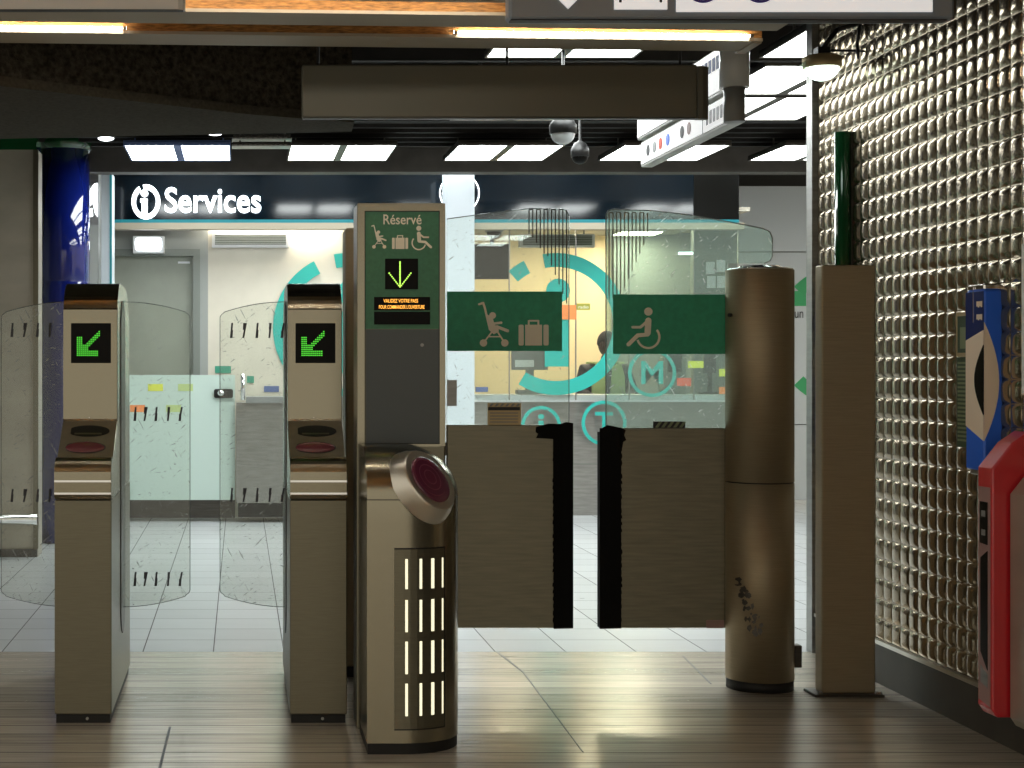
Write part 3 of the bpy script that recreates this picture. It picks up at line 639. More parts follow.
# person at the kiosk desk
def person():
    bx_, by_ = px(603, 16.9), 16.9
    root = thing('person', (bx_, by_, 0), 'person seated behind the kiosk glass in dark jacket and pale yellow vest', 'person')
    hz = pz(346, by_)
    def grow(name, m, verts, edges, radii, sub=2):
        me = bpy.data.meshes.new(name); me.from_pydata([(x, y, z) for x, y, z in verts], edges, [])
        o = bpy.data.objects.new(name, me); C.objects.link(o); o.parent = root
        me.materials.append(M[m])
        sk = o.modifiers.new('skin', 'SKIN'); sk.use_smooth_shade = True
        for i, r_ in enumerate(radii): me.skin_vertices[0].data[i].radius = r_ if isinstance(r_, tuple) else (r_, r_)
        me.skin_vertices[0].data[0].use_root = True
        o.modifiers.new('sub', 'SUBSURF').levels = sub; o.modifiers['sub'].render_levels = sub
        return o
    L = hz
    # body: pelvis, spine, neck, arms on the desk, thighs and shins; local to the empty on the floor
    V = [(0,0,L-.78), (0,.0,L-.60), (.0,-.01,L-.42), (.02,-.02,L-.28), (.03,-.02,L-.17), (.03,-.02,L-.06),
         (-.19,.0,L-.26), (-.25,-.06,L-.50), (-.12,-.26,L-.58), (.22,-.0,L-.26), (.29,-.08,L-.50), (.2,-.28,L-.58),
         (-.10,0,L-.83), (-.13,-.36,L-.84), (-.13,-.36,.42), (-.13,-.32,.09), (.10,0,L-.83), (.13,-.36,L-.84), (.13,-.36,.42), (.13,-.32,.09)]
    E = [(0,1), (1,2), (2,3), (3,4), (4,5), (3,6), (6,7), (7,8), (3,9), (9,10), (10,11), (0,12), (12,13), (13,14), (14,15), (0,16), (16,17), (17,18), (18,19)]
    R = [(.15,.12), (.15,.11), (.17,.12), (.14,.10), .06, .055, .075, .058, .042, .075, .058, .042, .09, .085, .055, .04, .09, .085, .055, .04]
    grow('body', 'skin', V, E, R)
    # jacket over torso and arms
    jv = [V[i] for i in (0,1,2,3,6,7,8,9,10,11)]; je = [(0,1), (1,2), (2,3), (3,4), (4,5), (5,6), (3,7), (7,8), (8,9)]
    grow('jacket', 'jacket', jv, je, [(.17,.14), (.175,.135), (.195,.14), (.16,.12), .092, .075, .058, .092, .075, .058])
    # vest panels
    vm = MB()
    for sx in (-1, 1):
        pts = [(sx*.04+.02, L-.22), (sx*.13+.02, L-.17), (sx*.17+.02, L-.32), (sx*.18+.02, L-.62), (sx*.01+.02, L-.62)]
        vm.prism([(x+bx_, z) for x, z in pts], (0, by_-.175, 0), (1,0,0), (0,0,1), (0,1,0), .03)
        vm.prism([(x+bx_, z) for x, z in pts], (0, by_+.15, 0), (1,0,0), (0,0,1), (0,1,0), .03)
        vm.box(bx_+.02+sx*.13-.035, bx_+.02+sx*.13+.035, by_-.175, by_+.18, L-.19, L-.165)
    vm.build('vest', 'vest', root, bevel=.008)
    # head turned to the right and a little down
    rot = Matrix.Rotation(math.radians(40), 3, 'Z') @ Matrix.Rotation(math.radians(12), 3, 'X')
    def hf(p):
        q = p.copy()
        if p.z < 0: q.x *= 1-.28*(-p.z)**1.5; q.y *= 1-.12*(-p.z)
        if p.y < -.5: q.y = p.y*.96
        return q
    hc = Vector((bx_+.03, by_-.03, L+.02)); hm = MB(); hm.ball(hc, (.078, .098, .125), 28, 18, rot, hf)
    def at(x, y, z): return hc+rot @ Vector((x, y, z))
    hm.ball(at(0, -.100, -.012), (.014, .018, .026), 12, 8, rot); hm.ball(at(0, -.088, -.058), (.026, .012, .010), 12, 8, rot); hm.ball(at(0, -.080, -.095), (.026, .02, .02), 12, 8, rot)
    for s_ in (-1, 1): hm.ball(at(s_*.077, .004, -.005), (.012, .02, .032), 10, 8, rot)
    hm.build('head', 'skin', root)
    em = MB()
    for s_ in (-1, 1): em.ball(at(s_*.030, -.086, .012), (.012, .008, .008), 10, 8, rot)
    em.build('eyes', 'eye_white', root)
    def hh(p):
        q = p.copy()
        if p.z < 0.10 and p.y < -.1: q *= .86
        if p.z < -.45: q *= .86
        return q
    MB().ball(at(0, .008, .018), (.084, .102, .124), 28, 18, rot, hh).build('hair', 'hair', root)
    # hands on the desk: palm, four fingers and a thumb each
    for s_, (hx, hy) in ((-1, (-.10, -.30)), (1, (.18, -.32))):
        h = MB(); z = L-.585; X0 = bx_+hx; Y0 = by_+hy; h.ball((X0, Y0, z), (.042, .05, .016), 14, 8)
        for i, ln in enumerate((.062, .072, .068, .052)):
            fx = X0-.030+i*.020; h.tube([(fx, Y0-.035, z), (fx, Y0-.035-ln*.55, z+.006), (fx, Y0-.035-ln, z-.006)], .008)
        h.tube([(X0-s_*.034, Y0+.01, z), (X0-s_*.058, Y0-.02, z), (X0-s_*.055, Y0-.045, z-.003)], .009)
        h.build('hand', 'skin', root)
    return root
person()
ch = thing('office_chair', (px(603, 16.95), 17.0, 0), 'dark office chair under the seated person in the kiosk', 'chair')
cxx = px(603, 16.95); sz = pz(346, 16.9)-.93
MB().bbox(cxx-.24, cxx+.24, 16.72, 17.18, sz-.08, sz, .02).build('seat', 'jacket', ch); MB().bbox(cxx-.2, cxx+.2, 17.2, 17.25, sz+.06, sz+.45, .02).build('backrest', 'jacket', ch)
MB().cyl((cxx, 16.95, .1), (cxx, 16.95, sz-.08), .03).build('column', 'black', ch); b_ = MB()
for i in range(5): a = 2*PI*i/5; b_.cyl((cxx, 16.95, .1), (cxx+.27*math.cos(a), 16.95+.27*math.sin(a), .05), .018, n=8); b_.ball((cxx+.27*math.cos(a), 16.95+.27*math.sin(a), .028), (.028,.028,.028), 10, 8)
b_.cyl((cxx, 17.15, sz-.05), (cxx, 17.23, sz+.1), .015); b_.build('base', 'black', ch)

# ------------------------------------------------------------------ overhead signs
# blank sign hanging over the gates
sy = 6.80
sb = thing('hanging_sign', (px(506, sy), sy, pz(118, sy)), 'long blank grey-beige sign box hanging over the reserved gate', 'sign')
MB().bbox(px(302, sy), px(697.5, sy), sy, sy+.05, pz(117.5, sy), pz(64.5, sy), .006).build('box', 'sign_box', sb)
pts = [(px(697.8, sy), sy), (px(703, sy), sy), (px(707.5, sy), sy+.012), (px(710, sy), sy+.025), (px(710, sy), sy+.04), (px(706, sy), sy+.05), (px(697.8, sy), sy+.05)]
MB().zs(pts, pz(118.5, sy), pz(66, sy)).build('end_cap', 'sign_box', sb)
MB().box(px(303, sy), px(697, sy), sy+.004, sy+.046, pz(118.3, sy), pz(117.4, sy)).build('bottom_rail', 'black', sb)
for x in (318, 507, 680): MB().cyl((px(x, sy+.025), sy+.025, pz(65, sy)), (px(x, sy+.025), sy+.025, 3.75), .006, n=8).build('hanger_rod', 'black', sb)
# near direction sign with white panels
ny_ = 4.62
ns = thing('direction_sign', (px(730, ny_), ny_, pz(22, ny_)), 'grey framed overhead sign with white panels cut by the top edge', 'sign')
MB().bbox(px(509, ny_), px(955, ny_), ny_, ny_+.07, pz(19, ny_), pz(-90, ny_), .008).build('frame', 'sign_frame', ns)
MB().box(px(511, ny_), px(948, ny_), ny_+.004, ny_+.04, pz(20, ny_), pz(18.8, ny_)).build('bottom_rail', 'ink_dark', ns)
mb = MB(); mb.front([(568, 9), (580, -3), (580, -6), (573, -6), (573, -60), (563, -60), (563, -6), (556, -6), (556, -3)], ny_, .004); mb.build('arrow', 'sign_white', ns)
p_ = plate(614, -60, 667, 9.5, ny_, .004).build('pictogram_panel', 'sign_white', ns)
mb = MB(); mb.front(rect(619, -55, 621.5, 2.5), ny_-.004, .003); mb.front(rect(659.5, -55, 662, 2.5), ny_-.004, .003); mb.front(rect(619, -55, 662, -52), ny_-.004, .003); mb.build('pictogram', 'ink_dark', p_)
p_ = plate(676, -60, 932, 12, ny_, .004).build('line_panel', 'sign_white', ns)
mb = MB()
for cx in (703, 760): ring(mb, cx, -16, 19, 16, 0, 360, ny_-.004, .003, 1, 30)
mb.build('line_rings', 'ink_blue', p_)
lettering('1', 700, -27, 706, -5, ny_-.004, 'ink_blue', p_, .003); lettering('4', 754, -27, 766, -5, ny_-.004, 'ink_blue', p_, .003)
MB().box(px(950, ny_), px(956, ny_), ny_+.01, ny_+.06, pz(18, ny_), pz(-90, ny_)).build('end_cap', 'dark_steel', ns)
for x in (560, 900): MB().cyl((px(x, ny_), ny_+.035, pz(-90, ny_)), (px(x, ny_), ny_+.035, 3.75), .015).build('hanger_rod', 'dark_steel', ns)
n2 = thing('overhead_sign', (px(60, 4.5), 4.5, pz(12, 4.5)), 'pale grey overhead sign with rounded end at the top left corner', 'sign')
MB().zs([(px(-220, 4.5), 4.5), (px(178, 4.5), 4.5), (px(183, 4.5), 4.508), (px(185, 4.5), 4.52), (px(185, 4.5), 4.535), (px(-220, 4.5), 4.535)], pz(9, 4.5), pz(-90, 4.5)).build('box', 'white_gloss', n2)
MB().zs([(px(-218, 4.5), 4.505), (px(178, 4.5), 4.505), (px(183, 4.5), 4.515), (px(183, 4.5), 4.53), (px(-218, 4.5), 4.53)], pz(9.8, 4.5), pz(9, 4.5)).build('bottom_rail', 'ink_dark', n2)
for x in (-120, 120): MB().cyl((px(x, 4.5), 4.52, pz(-90, 4.5)), (px(x, 4.5), 4.52, 3.75), .015).build('hanger_rod', 'dark_steel', n2)
# lengthwise sign in two tiers on a round post
SX = px(741, 7.0); a_, b2 = 7.05, 8.62
ls = thing('direction_sign', (SX, 7.0, 2.53), 'long white two tier hanging sign running away from the gates', 'sign')
MB().bbox(SX-.03, SX+.03, a_, b2, 2.53, 2.665, .004).build('lower_box', 'steel_grey', ls)
lp = MB().box(SX-.036, SX-.03, a_+.05, b2-.02, 2.545, 2.655).build('lower_face', 'sign_white', ls)
MB().bbox(SX-.03, SX+.03, a_, b2+.08, 2.685, 2.90, .004).build('upper_box', 'steel_grey', ls)
up = MB().box(SX-.036, SX-.03, a_+.05, b2+.06, 2.70, 2.89).build('upper_face', 'sign_white', ls)
def side_rect(y0, y1, z0, z1, x, m, parent, name): return MB().box(x-.002, x, y0, y1, z0, z1).build(name, m, parent)
for i, (y, c_) in enumerate(((8.45, 'ink_dark'), (8.32, 'plastic_grey'), (8.20, 'red_sticker'), (8.06, 'blue_box'), (7.80, 'ink_dark'), (7.68, 'pink_grey'))):
    MB().lathe([(.030, 0), (.030, .003)], (0, 0, 0)).v
    mk = MB().cyl((SX-.036, y, 2.60), (SX-.039, y, 2.60), .030, n=20); mk.build('line_badge', c_, lp)
for i in range(5): side_rect(7.15+i*.055, 7.18+i*.055, 2.57, 2.63, SX-.036, 'plastic_grey', lp, 'letter_mark')
for i in range(7): side_rect(7.2+i*.06, 7.24+i*.06, 2.80, 2.86, SX-.036, 'sticker_blue', up, 'letter_mark')
side_rect(7.45, 7.455, 2.54, 2.66, SX-.036, 'dark_steel', lp, 'divider')
MB().lathe([(.046, 2.53), (.046, 2.68)], (SX-.02, a_-.02, 0)).build('post', 'plastic_grey', ls)
MB().lathe([(.064, 2.68), (.064, 2.90)], (SX-.02, a_-.02, 0)).build('post_sleeve', 'white_gloss', ls)
MB().lathe([(.03, 2.90), (.03, 3.75)], (SX-.02, a_-.02, 0)).build('hanger', 'dark_steel', ls)
# dome cameras and round lamps in the dark ceiling
def dome(x, y, Y, R, label, top=3.75, glassy='white_gloss'):
    root = thing('dome_camera', (px(x, Y), Y, pz(y, Y)), label, 'camera'); X_ = px(x, Y); zc = pz(y, Y)
    MB().lathe([(R*1.12, 0), (R*1.12, .05), (R*.7, .09), (R*.3, .10), (.008, .11), (.008, top-zc)], (X_, Y, zc)).build('housing', 'black', root)
    MB().ball((X_, Y, zc), (R, R, R*.9)).build('dome', glassy, root); return root
dome(563, 134, 8.8, .066, 'white dome camera under the ceiling below the blank sign'); dome(580, 157, 10.3, .052, 'dark dome camera right beside the white one, lower', glassy='screen_black')
for x, y, Yd, lb in ((215, 132.5, 10.6, 'round lit lamp above the paired light panels at left'), (106, 138, 11.0, 'round lit lamp near the top of the green collar')):
    dl = thing('round_lamp', (px(x, Yd), Yd, pz(y, Yd)), lb, 'light'); X_ = px(x, Yd); zc = pz(y, Yd)
    MB().lathe([(.06, 0), (.06, .04), (.02, .05), (.02, 3.75-zc)], (X_, Yd, zc)).build('housing', 'dark_steel', dl); MB().ball((X_, Yd, zc), (.055, .055, .02)).build('lens', 'lamp_white', dl)
ct_ = thing('cable_tray', (px(262, 10.8), 10.8, 3.02), 'perforated cable tray with bluish glints left of the light panels', 'cable tray')
mb = MB(); Yt = 10.8
for yy in (136, 143): mb.box(px(232, Yt), px(292, Yt), Yt, Yt+.15, pz(yy+3, Yt), pz(yy+1.8, Yt))
mb.build('rails', 'steel_grey', ct_); mb = MB()
for yy in (135, 142):
    mb = MB().box(px(233, Yt), px(291, Yt), Yt-.004, Yt, pz(yy+3.4, Yt), pz(yy-.3, Yt))
    for i in range(11): mb.box(px(234+i*5, Yt), px(237+i*5, Yt), Yt-.01, Yt, pz(yy+3, Yt), pz(yy, Yt))
    mb.build('rung_strip', 'chrome', ct_)
for i in (0, 1): MB().cyl((px(240+i*45, Yt), Yt+.07, 2.98), (px(240+i*45, Yt), Yt+.07, 3.75), .006).build('hanger_rod', 'dark_steel', ct_)
# bulkhead lamp on a bracket on the right wall
LYd = 7.55; lx = px(822, LYd); lz = pz(66, LYd)
bl = thing('wall_lamp', (lx, LYd, lz), 'round lit lamp with glass bowl on a black bracket by the embossed wall', 'lamp')
MB().lathe([(.086, 0), (.090, .012), (.090, .05), (.075, .058), (.05, .06)], (lx, LYd, lz-.01)).build('housing', 'frame_tan', bl)
MB().ball((lx, LYd, lz-.008), (.078, .078, .062)).build('bowl', 'lamp_bulk', bl)
MB().box(lx-.03, lx+.03, LYd-.03, LYd+.03, lz+.048, lz+.085).build('mount', 'black', bl)
MB().tube([(lx, LYd, lz+.08), (lx+.07, LYd, lz+.17), (WX, LYd, lz+.21)], .012).tube([(lx+.02, LYd, lz+.075), (WX, LYd, lz+.07)], .006).build('bracket', 'black', bl)
MB().tube([(WX-.02, LYd-.02, lz+.20), (WX-.04, LYd-.03, lz+.1), (WX-.03, LYd-.02, lz+.03)], .008).build('cable', 'black', bl)
pts = [(-.07, 0), (.05, .0), (.05, .045), (-.07, .045)]
MB().prism(pts, (lx-.095, LYd-.03, lz-.045), (.75, 0, .66), (-.66, 0, .75), (0,1,0), .06).build('side_light', 'glass_hazy', bl)

# ------------------------------------------------------------------ small turnstile cabinets
GW = 0.233
def gate_cabinet(x0, label, arrow='green'):
    y0 = 6.53; root = thing('ticket_gate', (x0+GW/2, 7.05, 0), label, 'ticket gate', 'narrow ticket gate cabinets with arrow displays')
    x1 = x0+GW; zs_ = .915
    lower = [(y0, .036), (y0, zs_-.004), (7.62, zs_-.004), (7.62, .036)]
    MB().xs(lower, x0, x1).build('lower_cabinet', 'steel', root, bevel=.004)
    up = [(y0-.004, zs_), (y0-.016, zs_+.02), (y0-.018, .985)]
    cyy, cz, r_ = y0+.048, 1.018, .066
    for i in range(9): a = math.radians(180-8-i*14.5); up.append((cyy+r_*math.cos(a), cz+r_*math.sin(a)))
    up += [(6.842, 1.222), (6.848, 1.232), (6.850, 1.70)]
    cyy, cz, r_ = 7.02, 1.675, .145
    for i in range(11): a = math.radians(180-12-i*7.5); up.append((cyy+r_*1.17*math.cos(a), cz+r_*math.sin(a)))
    cyy, cz = 7.28, 1.60
    for i in range(9): a = math.radians(80-i*10); up.append((cyy+.30*math.cos(a), cz+.215*math.sin(a)))
    up += [(7.60, zs_)]
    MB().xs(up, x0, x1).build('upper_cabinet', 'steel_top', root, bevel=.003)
    for (za, zb) in ((.985, .993), (.935, .943)): MB().xs([(y0-.020, za), (y0-.020, zb), (y0-.010, zb), (y0-.010, za)], x0+.001, x1-.001).build('groove_bead', 'chrome', root)
    MB().box(x0+.006, x1-.006, y0+.008, 7.60, 0, .036).build('plinth', 'plinth', root)
    MB().xs([(6.622, 1.076), (6.842, 1.2205), (6.842, 1.2245), (6.622, 1.0800)], x0+.002, x1-.002).build('shelf', 'steel_shelf', root)
    # sloping shelf: slot oval and rose card reader
    A = Vector((0, 6.628, 1.083)); B = Vector((0, 6.842, 1.2235)); V_ = (B-A).normalized(); N_ = Vector((0, -V_.z, V_.y)); xc = (x0+x1)/2-.004
    def shelf(pts, t_, off=0.0): return MB().prism(pts, (xc, A.y+N_.y*off, A.z+N_.z*off), (1,0,0), V_, N_, t_)
    def dshape(cx, cy, a, b, n=18, flat=True):
        return [(cx+a*math.cos(2*PI*i/n), cy+b*math.sin(2*PI*i/n)) for i in range(n) ] if not flat else [(max(cx+a*math.cos(2*PI*i/40), cx-a*.86), cy+b*math.sin(2*PI*i/40)) for i in range(40)]
    Ls = (B-A).length
    s1 = shelf(dshape(.004, Ls*.70, .088, .040), .003).build('ticket_recess', 'black', root); shelf([(-.055, Ls*.60), (.06, Ls*.60), (.06, Ls*.64), (-.055, Ls*.64)], .004).build('slot_lip', 'steel', s1)
    shelf(dshape(-.004, Ls*.24, .088, .040), .003).build('reader_rim', 'black', root)
    MB().ball((xc-.002, A.y+V_.y*Ls*.24+N_.y*.002, A.z+V_.z*Ls*.24+N_.z*.002), (.083, .038, .014), 28, 12, Matrix.Rotation(math.atan2(V_.z, V_.y), 3, 'X')).build('card_reader', 'rose', root, label='rose coloured oval card reader')
    # arrow display
    yd = 6.85; xd0 = x0+.0335; sz_ = .171; zd0 = 1.471; disp = MB().bbox(xd0, xd0+sz_, yd-.003, yd+.01, zd0, zd0+sz_, .002).build('display', 'screen_black', root)
    led = MB(); n = 13; g_ = sz_*.64/n; ox, oz = xd0+sz_*.15, zd0+sz_*.18
    for i in range(n):
        for j in range(n):
            on = (i <= 2 and 0 <= j <= 9) or (j <= 2 and i <= 10) or (abs(i-j) <= 1 and i < 12) or (abs(i-j) <= 2 and 3 < i < 11 and 3 < j < 11 and False) or i+j <= 8
            if i+j >= 22 and abs(i-j) > 1: on = False
            if on: led.box(ox+i*g_, ox+i*g_+g_*.62, yd-.0045, yd-.003, oz+j*g_, oz+j*g_+g_*.62)
    led.build('arrow', 'led_green', disp, label='green lit arrow pointing down and left')
    MB().ball((xc, 6.848, 1.238), (.004, .003, .004), 10, 8).build('rivet', 'chrome', root)
    MB().cyl((x1-.10, y0+.008, .018), (x1-.10, y0+.003, .018), .006, n=12).build('plinth_screw', 'steel_grey', root)
    # side recess of the wing
    for xx, s_ in ((x1, 1), (x0, -1)):
        pt_ = [(7.13+.13*math.cos(math.radians(a)), 1.60+.15*math.sin(math.radians(a))) for a in range(0, 181, 15)]+[(7.13+.13*math.cos(math.radians(a)), .42+.15*math.sin(math.radians(a))) for a in range(180, 361, 15)]
        MB().xs(pt_, xx if s_ > 0 else xx-.004, xx+.004 if s_ > 0 else xx).build('side_slot', 'dark_steel', root)
    return root
gA = gate_cabinet(-.757, 'narrow steel ticket gate cabinet at left, in front of the blue column')
gB = gate_cabinet(.204, 'narrow steel ticket gate cabinet in the middle, beside the Réservé pylon')
def wing(parent, xbody, xouter, marks, name='glass_wing'):
    Y = 7.13; s_ = 1 if xouter > xbody else -1; L_ = abs(xouter-xbody); pts = []
    for i in range(9): u = i/8*.93; pts.append((u*L_, 1.745-.052*u**2))
    for i in range(1, 6): a = math.radians(75-i*15); pts.append((L_-.022+.022*math.cos(a), 1.672+.022*math.sin(a)))
    for i in range(6): a = math.radians(-i*15); pts.append((L_-.022+.022*math.cos(a), .462+.022*math.sin(a)))
    for i in range(9): u = (8-i)/8*.93; pts.append((u*L_, .385+.055*u**2))
    P = [(xbody+s_*p, q) for p, q in pts]
    g_ = MB().prism(P, (0, Y, 0), (1,0,0), (0,0,1), (0,1,0), .010).build(name, 'glass_wing', parent)
    e = MB()
    for (a, b) in zip(P, P[1:]): e.cyl((a[0], Y+.005, a[1]), (b[0], Y+.005, b[1]), .0017, n=6)
    e.build('glass_rim', 'glass_edge', g_)
    for xs_, y0, y1 in marks:
        for k, x in enumerate(xs_):
            sl = (1.2 if k % 3 == 1 else 0)
            mk = MB().front([(x-1.6, y1), (x+.2, y1), (x+1.7+sl, y0), (x-.2+sl, y0)], Y-.001, .002)
            mk.front([(x-1.2, y0+7), (x+1.4, y0+6), (x+1.2, y0), (x-.8, y0)] if k % 2 else [(x-1, y1), (x+1, y1), (x+1.6, y1-8), (x-1, y1-7)], Y-.0012, .003)
            mk.build('safety_mark', 'ink_dark', g_)
wing(gA, -.524, px(190, 7.13), (((135, 145, 156, 168.5, 180), 407, 421), ((135, 145, 156, 168.5, 180), 572, 586)))
wing(gA, -.757, px(1, 7.13), (((12, 24.5, 37.5, 50), 323, 337), ((12, 24.5, 37.5, 50), 489, 502)))
wing(gB, .204, px(220, 7.13), (((231.5, 244, 257, 270, 282), 323, 338), ((231.5, 244, 257, 270, 282), 488, 502)))

# ------------------------------------------------------------------ reserved wide gate
# pylon
PY = 6.42
py = thing('gate_pylon', (px(401, PY), PY, 0), 'tall steel pylon with green Réservé sign and lit green arrow', 'gate pylon')
MB().bbox(px(357, PY), px(445.5, PY), PY, PY+.20, 0, pz(203, PY), .006).build('column', 'steel', py)
fm = MB()
for a in ((357.5, 203.5, 364.5, 446), (439.5, 203.5, 445, 446), (364.5, 203.5, 439.5, 211), (364.5, 444, 439.5, 446.5)): fm.front(rect(*a), PY, .006)
fm.build('frame', 'steel_top', py)
gp = plate(365, 211.5, 439, 329, PY, .003).build('sign_panel', 'green_sign', py)
plate(366, 329.5, 439, 443.5, PY, .003).build('service_panel', 'slate', py)
mb = MB(); mb.front(rect(364.2, 211, 365.4, 444.2), PY, .004); mb.front(rect(438.8, 211, 439.8, 444.2), PY, .004); mb.front(rect(364.5, 210.6, 439.8, 211.8), PY, .004); mb.front(rect(364.5, 443.2, 439.8, 444.3), PY, .004); mb.build('shadow_gap', 'black', py)
YF = PY-.003
lettering('Réservé', 383.3, 214.5, 421.5, 224.5, YF, 'picto', gp, .002, .012)
pic_stroller(371.5, 225, 386.5, 249, YF, gp); pic_case(392, 235, 408, 249, YF, gp); pic_chair(411, 226, 432.5, 249.5, YF, gp)
d1 = plate(385, 258.7, 418, 289.3, YF, .003).build('arrow_display', 'screen_black', gp)
mb = MB()
for i in range(17): disc(mb, 400, 262+i*1.55, .72, YF-.003, .002)
for i in range(1, 9): disc(mb, 400-i*1.35, 287.2-i*1.75, .72, YF-.003, .002); disc(mb, 400+i*1.35, 287.2-i*1.75, .72, YF-.003, .002)
mb.build('arrow', 'led_lime', d1, label='lime green lit arrow pointing down')
d2 = plate(374, 297, 430, 310.3, YF, .003).build('message_display', 'screen_black', gp)
lettering('VALIDEZ VOTRE PASS', 383.5, 299, 418, 302.6, YF-.003, 'led_amber', d2, .001, .004); lettering("POUR COMMANDER L'OUVERTURE", 379, 305, 424.5, 308.8, YF-.003, 'led_amber', d2, .001, .004)
plate(374, 311.8, 430, 324.5, YF, .003).build('message_display', 'screen_black', gp)
MB().cyl((px(422, PY), PY-.003, pz(345, PY)), (px(422, PY), PY-.006, pz(345, PY)), .007, n=16).build('keyhole', 'steel_grey', py)
# rear cabinet behind the pylon
RY = 7.50
rc = thing('gate_housing', (px(375, RY), RY, 0), 'dark steel gate housing standing right behind the Réservé pylon', 'gate housing')
MB().bbox(px(345.5, RY), px(432, RY), RY, RY+.22, .05, pz(228, RY), .006).build('body', 'steel_post', rc)
MB().box(px(346.5, RY), px(431, RY), RY+.01, RY+.21, 0, .05).build('plinth', 'plinth', rc)
MB().cyl((px(430, 7.32), 7.32, .2), (px(430, 7.32), 7.32, 1.9), .045).build('hinge_post', 'steel_post', rc)
for z in (.45, 1.05): MB().box(px(432, 7.32), px(447.5, 7.3), 7.305, 7.33, z, z+.06).build('hinge_arm', 'dark_steel', rc)
# reader bollard in front of the pylon
def bollard():
    Y = 6.00; root = thing('reader_bollard', (px(410, Y), Y+.18, 0), 'rounded steel card reader bollard with purple oval, before the Réservé pylon', 'card reader')
    xl, xr = px(367, Y), px(457.5, Y+.2); yf, yb = Y, Y+.385; W = xr-xl
    def section(z):
        zt = pz(447, 6.12); z1 = pz(498, Y)         # dome between z1 and zt
        if z <= z1: ix = iy = 0
        else:
            s_ = min(1.0, (z-z1)/(zt-z1)); c_ = math.sqrt(max(0, 1-s_*s_)); ix = .20*(1-c_); iy = .20*(1-c_)
        R = .20 if z <= z1 else .20
        x1 = xr-ix; y1 = yf+iy; P = [(xl, yb), (xl, y1)]
        rx = min(.23, (x1-xl)*.72)*1.0; ry = .20
        n = 14
        for i in range(n+1): a = math.radians(-90+90*i/n); P.append((x1-rx+rx*math.cos(a), y1+ry+ry*math.sin(a)))
        P.append((x1, yb)); return P
    zlist = [.042, .12, .3, .6, .87, pz(498, Y)]; z1 = pz(498, Y); zt = pz(447, 6.12)
    zlist += [z1+(zt-z1)*math.sin(math.radians(a)) for a in range(6, 91, 6)]
    zlist = sorted(set(zlist)); mb = MB(); n = None; vs = []; fs = []
    for z in zlist:
        s_ = section(z); n = len(s_); vs += [(p[0], p[1], z) for p in s_]
    for j in range(len(zlist)-1):
        for i in range(n-1): fs.append((j*n+i, j*n+i+1, (j+1)*n+i+1, (j+1)*n+i))
        fs.append((j*n+n-1, j*n, (j+1)*n, (j+1)*n+n-1))
    mb.add(vs, fs, True); o = len(vs)-n; mb.f.append(list(range(o, o+n))); mb.sm.append(False); mb.f.append(list(range(n))[::-1]); mb.sm.append(False)
    b = mb.build('body', 'steel_top', root)
    md = b.modifiers.new('edge', 'EDGE_SPLIT'); md.split_angle = math.radians(40)
    # seam and front access panel following the curve
    P = section(.3)
    def offset(P, d):
        out = []
        for i, p in enumerate(P):
            a = P[max(0, i-1)]; c_ = P[min(len(P)-1, i+1)]; t_ = Vector((c_[0]-a[0], c_[1]-a[1])).normalized(); out.append((p[0]+t_.y*d, p[1]-t_.x*d))
        return out
    def along(P, x0, x1):      # curve points between two X, densified
        Q = []; C_ = P[1:-1]
        for a, c_ in zip(C_, C_[1:]):
            for k in range(8): q = (a[0]+(c_[0]-a[0])*k/8, a[1]+(c_[1]-a[1])*k/8); Q.append(q)
        Q.append(C_[-1]); return [q for q in Q if x0 <= q[0] <= x1]
    def sheet(x0, x1, za, zb, d, m, name, par=None, th=.003):
        Q = along(P, x0, x1)
        if len(Q) < 2: return
        A_ = offset(Q, d); B_ = offset(Q, d-th); m_ = MB(); m_.zs(A_+B_[::-1], za, zb); return m_.build(name, m, par or root)
    xp = lambda x: px(x, Y)
    pan = sheet(xp(393), xp(445.6), pz(729, Y), pz(549.5, Y), .003, 'steel', 'access_panel')
    gap = sheet(xp(391.8), xp(447), pz(730.5, Y), pz(548, Y), .0012, 'black', 'panel_gap')
    sheet(xl, xr, pz(500.4, Y), pz(499.4, Y), .0010, 'dark_steel', 'seam_line')
    for (ya, yb_) in ((559, 589), (600, 632), (641.5, 674), (683.5, 716)):
        for xa in (405, 419, 431.5, 442.6):
            sheet(xp(xa), xp(xa)+.012 if xa < 440 else xp(xa)+.008, pz(yb_, Y), pz(ya, Y), .0048, 'slot_glow', 'light_slot', pan)
    sp = [(p[0]*.985+(xl+xr)/2*.015+0.0, p[1]+.006) for p in section(.1)]; MB().zs(sp, 0, .042).build('plinth', 'plinth', root)
    # purple reader on the sloped shoulder
    tilt = Vector((.52, -.70, .49)).normalized()
    c_ = Vector((px(427.5, Y+.035), Y+.040, pz(482, Y+.035)))+tilt*.016
    zax = tilt; up_ = Vector((-.45, 0, .89)); xax = up_.cross(zax).normalized(); yax = zax.cross(xax).normalized()
    R3 = Matrix((xax, yax, zax)).transposed()
    def disc_(r1, r2, h0, h1, m, name, par, dome_=None):
        mb = MB(); n = 48; v = []
        prof = [(1.24, h0), (1.17, h0*.55), (1.04, -.005), (1.0, h1)] if not dome_ else [(1, h0), (.97, h1)]+[(.97*math.cos(math.radians(a)), h1+dome_*math.sin(math.radians(a))) for a in range(10, 90, 10)]
        o = 0; vs = []; fs = []
        for s_, h in prof:
            for i in range(n): a = 2*PI*i/n; p = c_+R3 @ Vector((r1*s_*math.cos(a), r2*s_*math.sin(a), h)); vs.append(tuple(p))
        for j in range(len(prof)-1):
            for i in range(n): fs.append((j*n+i, j*n+(i+1) % n, (j+1)*n+(i+1) % n, (j+1)*n+i))
        mb.add(vs, fs, True); o = (len(prof)-1)*n; mb.f.append([o+i for i in range(n)]); mb.sm.append(bool(dome_)); return mb.build(name, m, par)
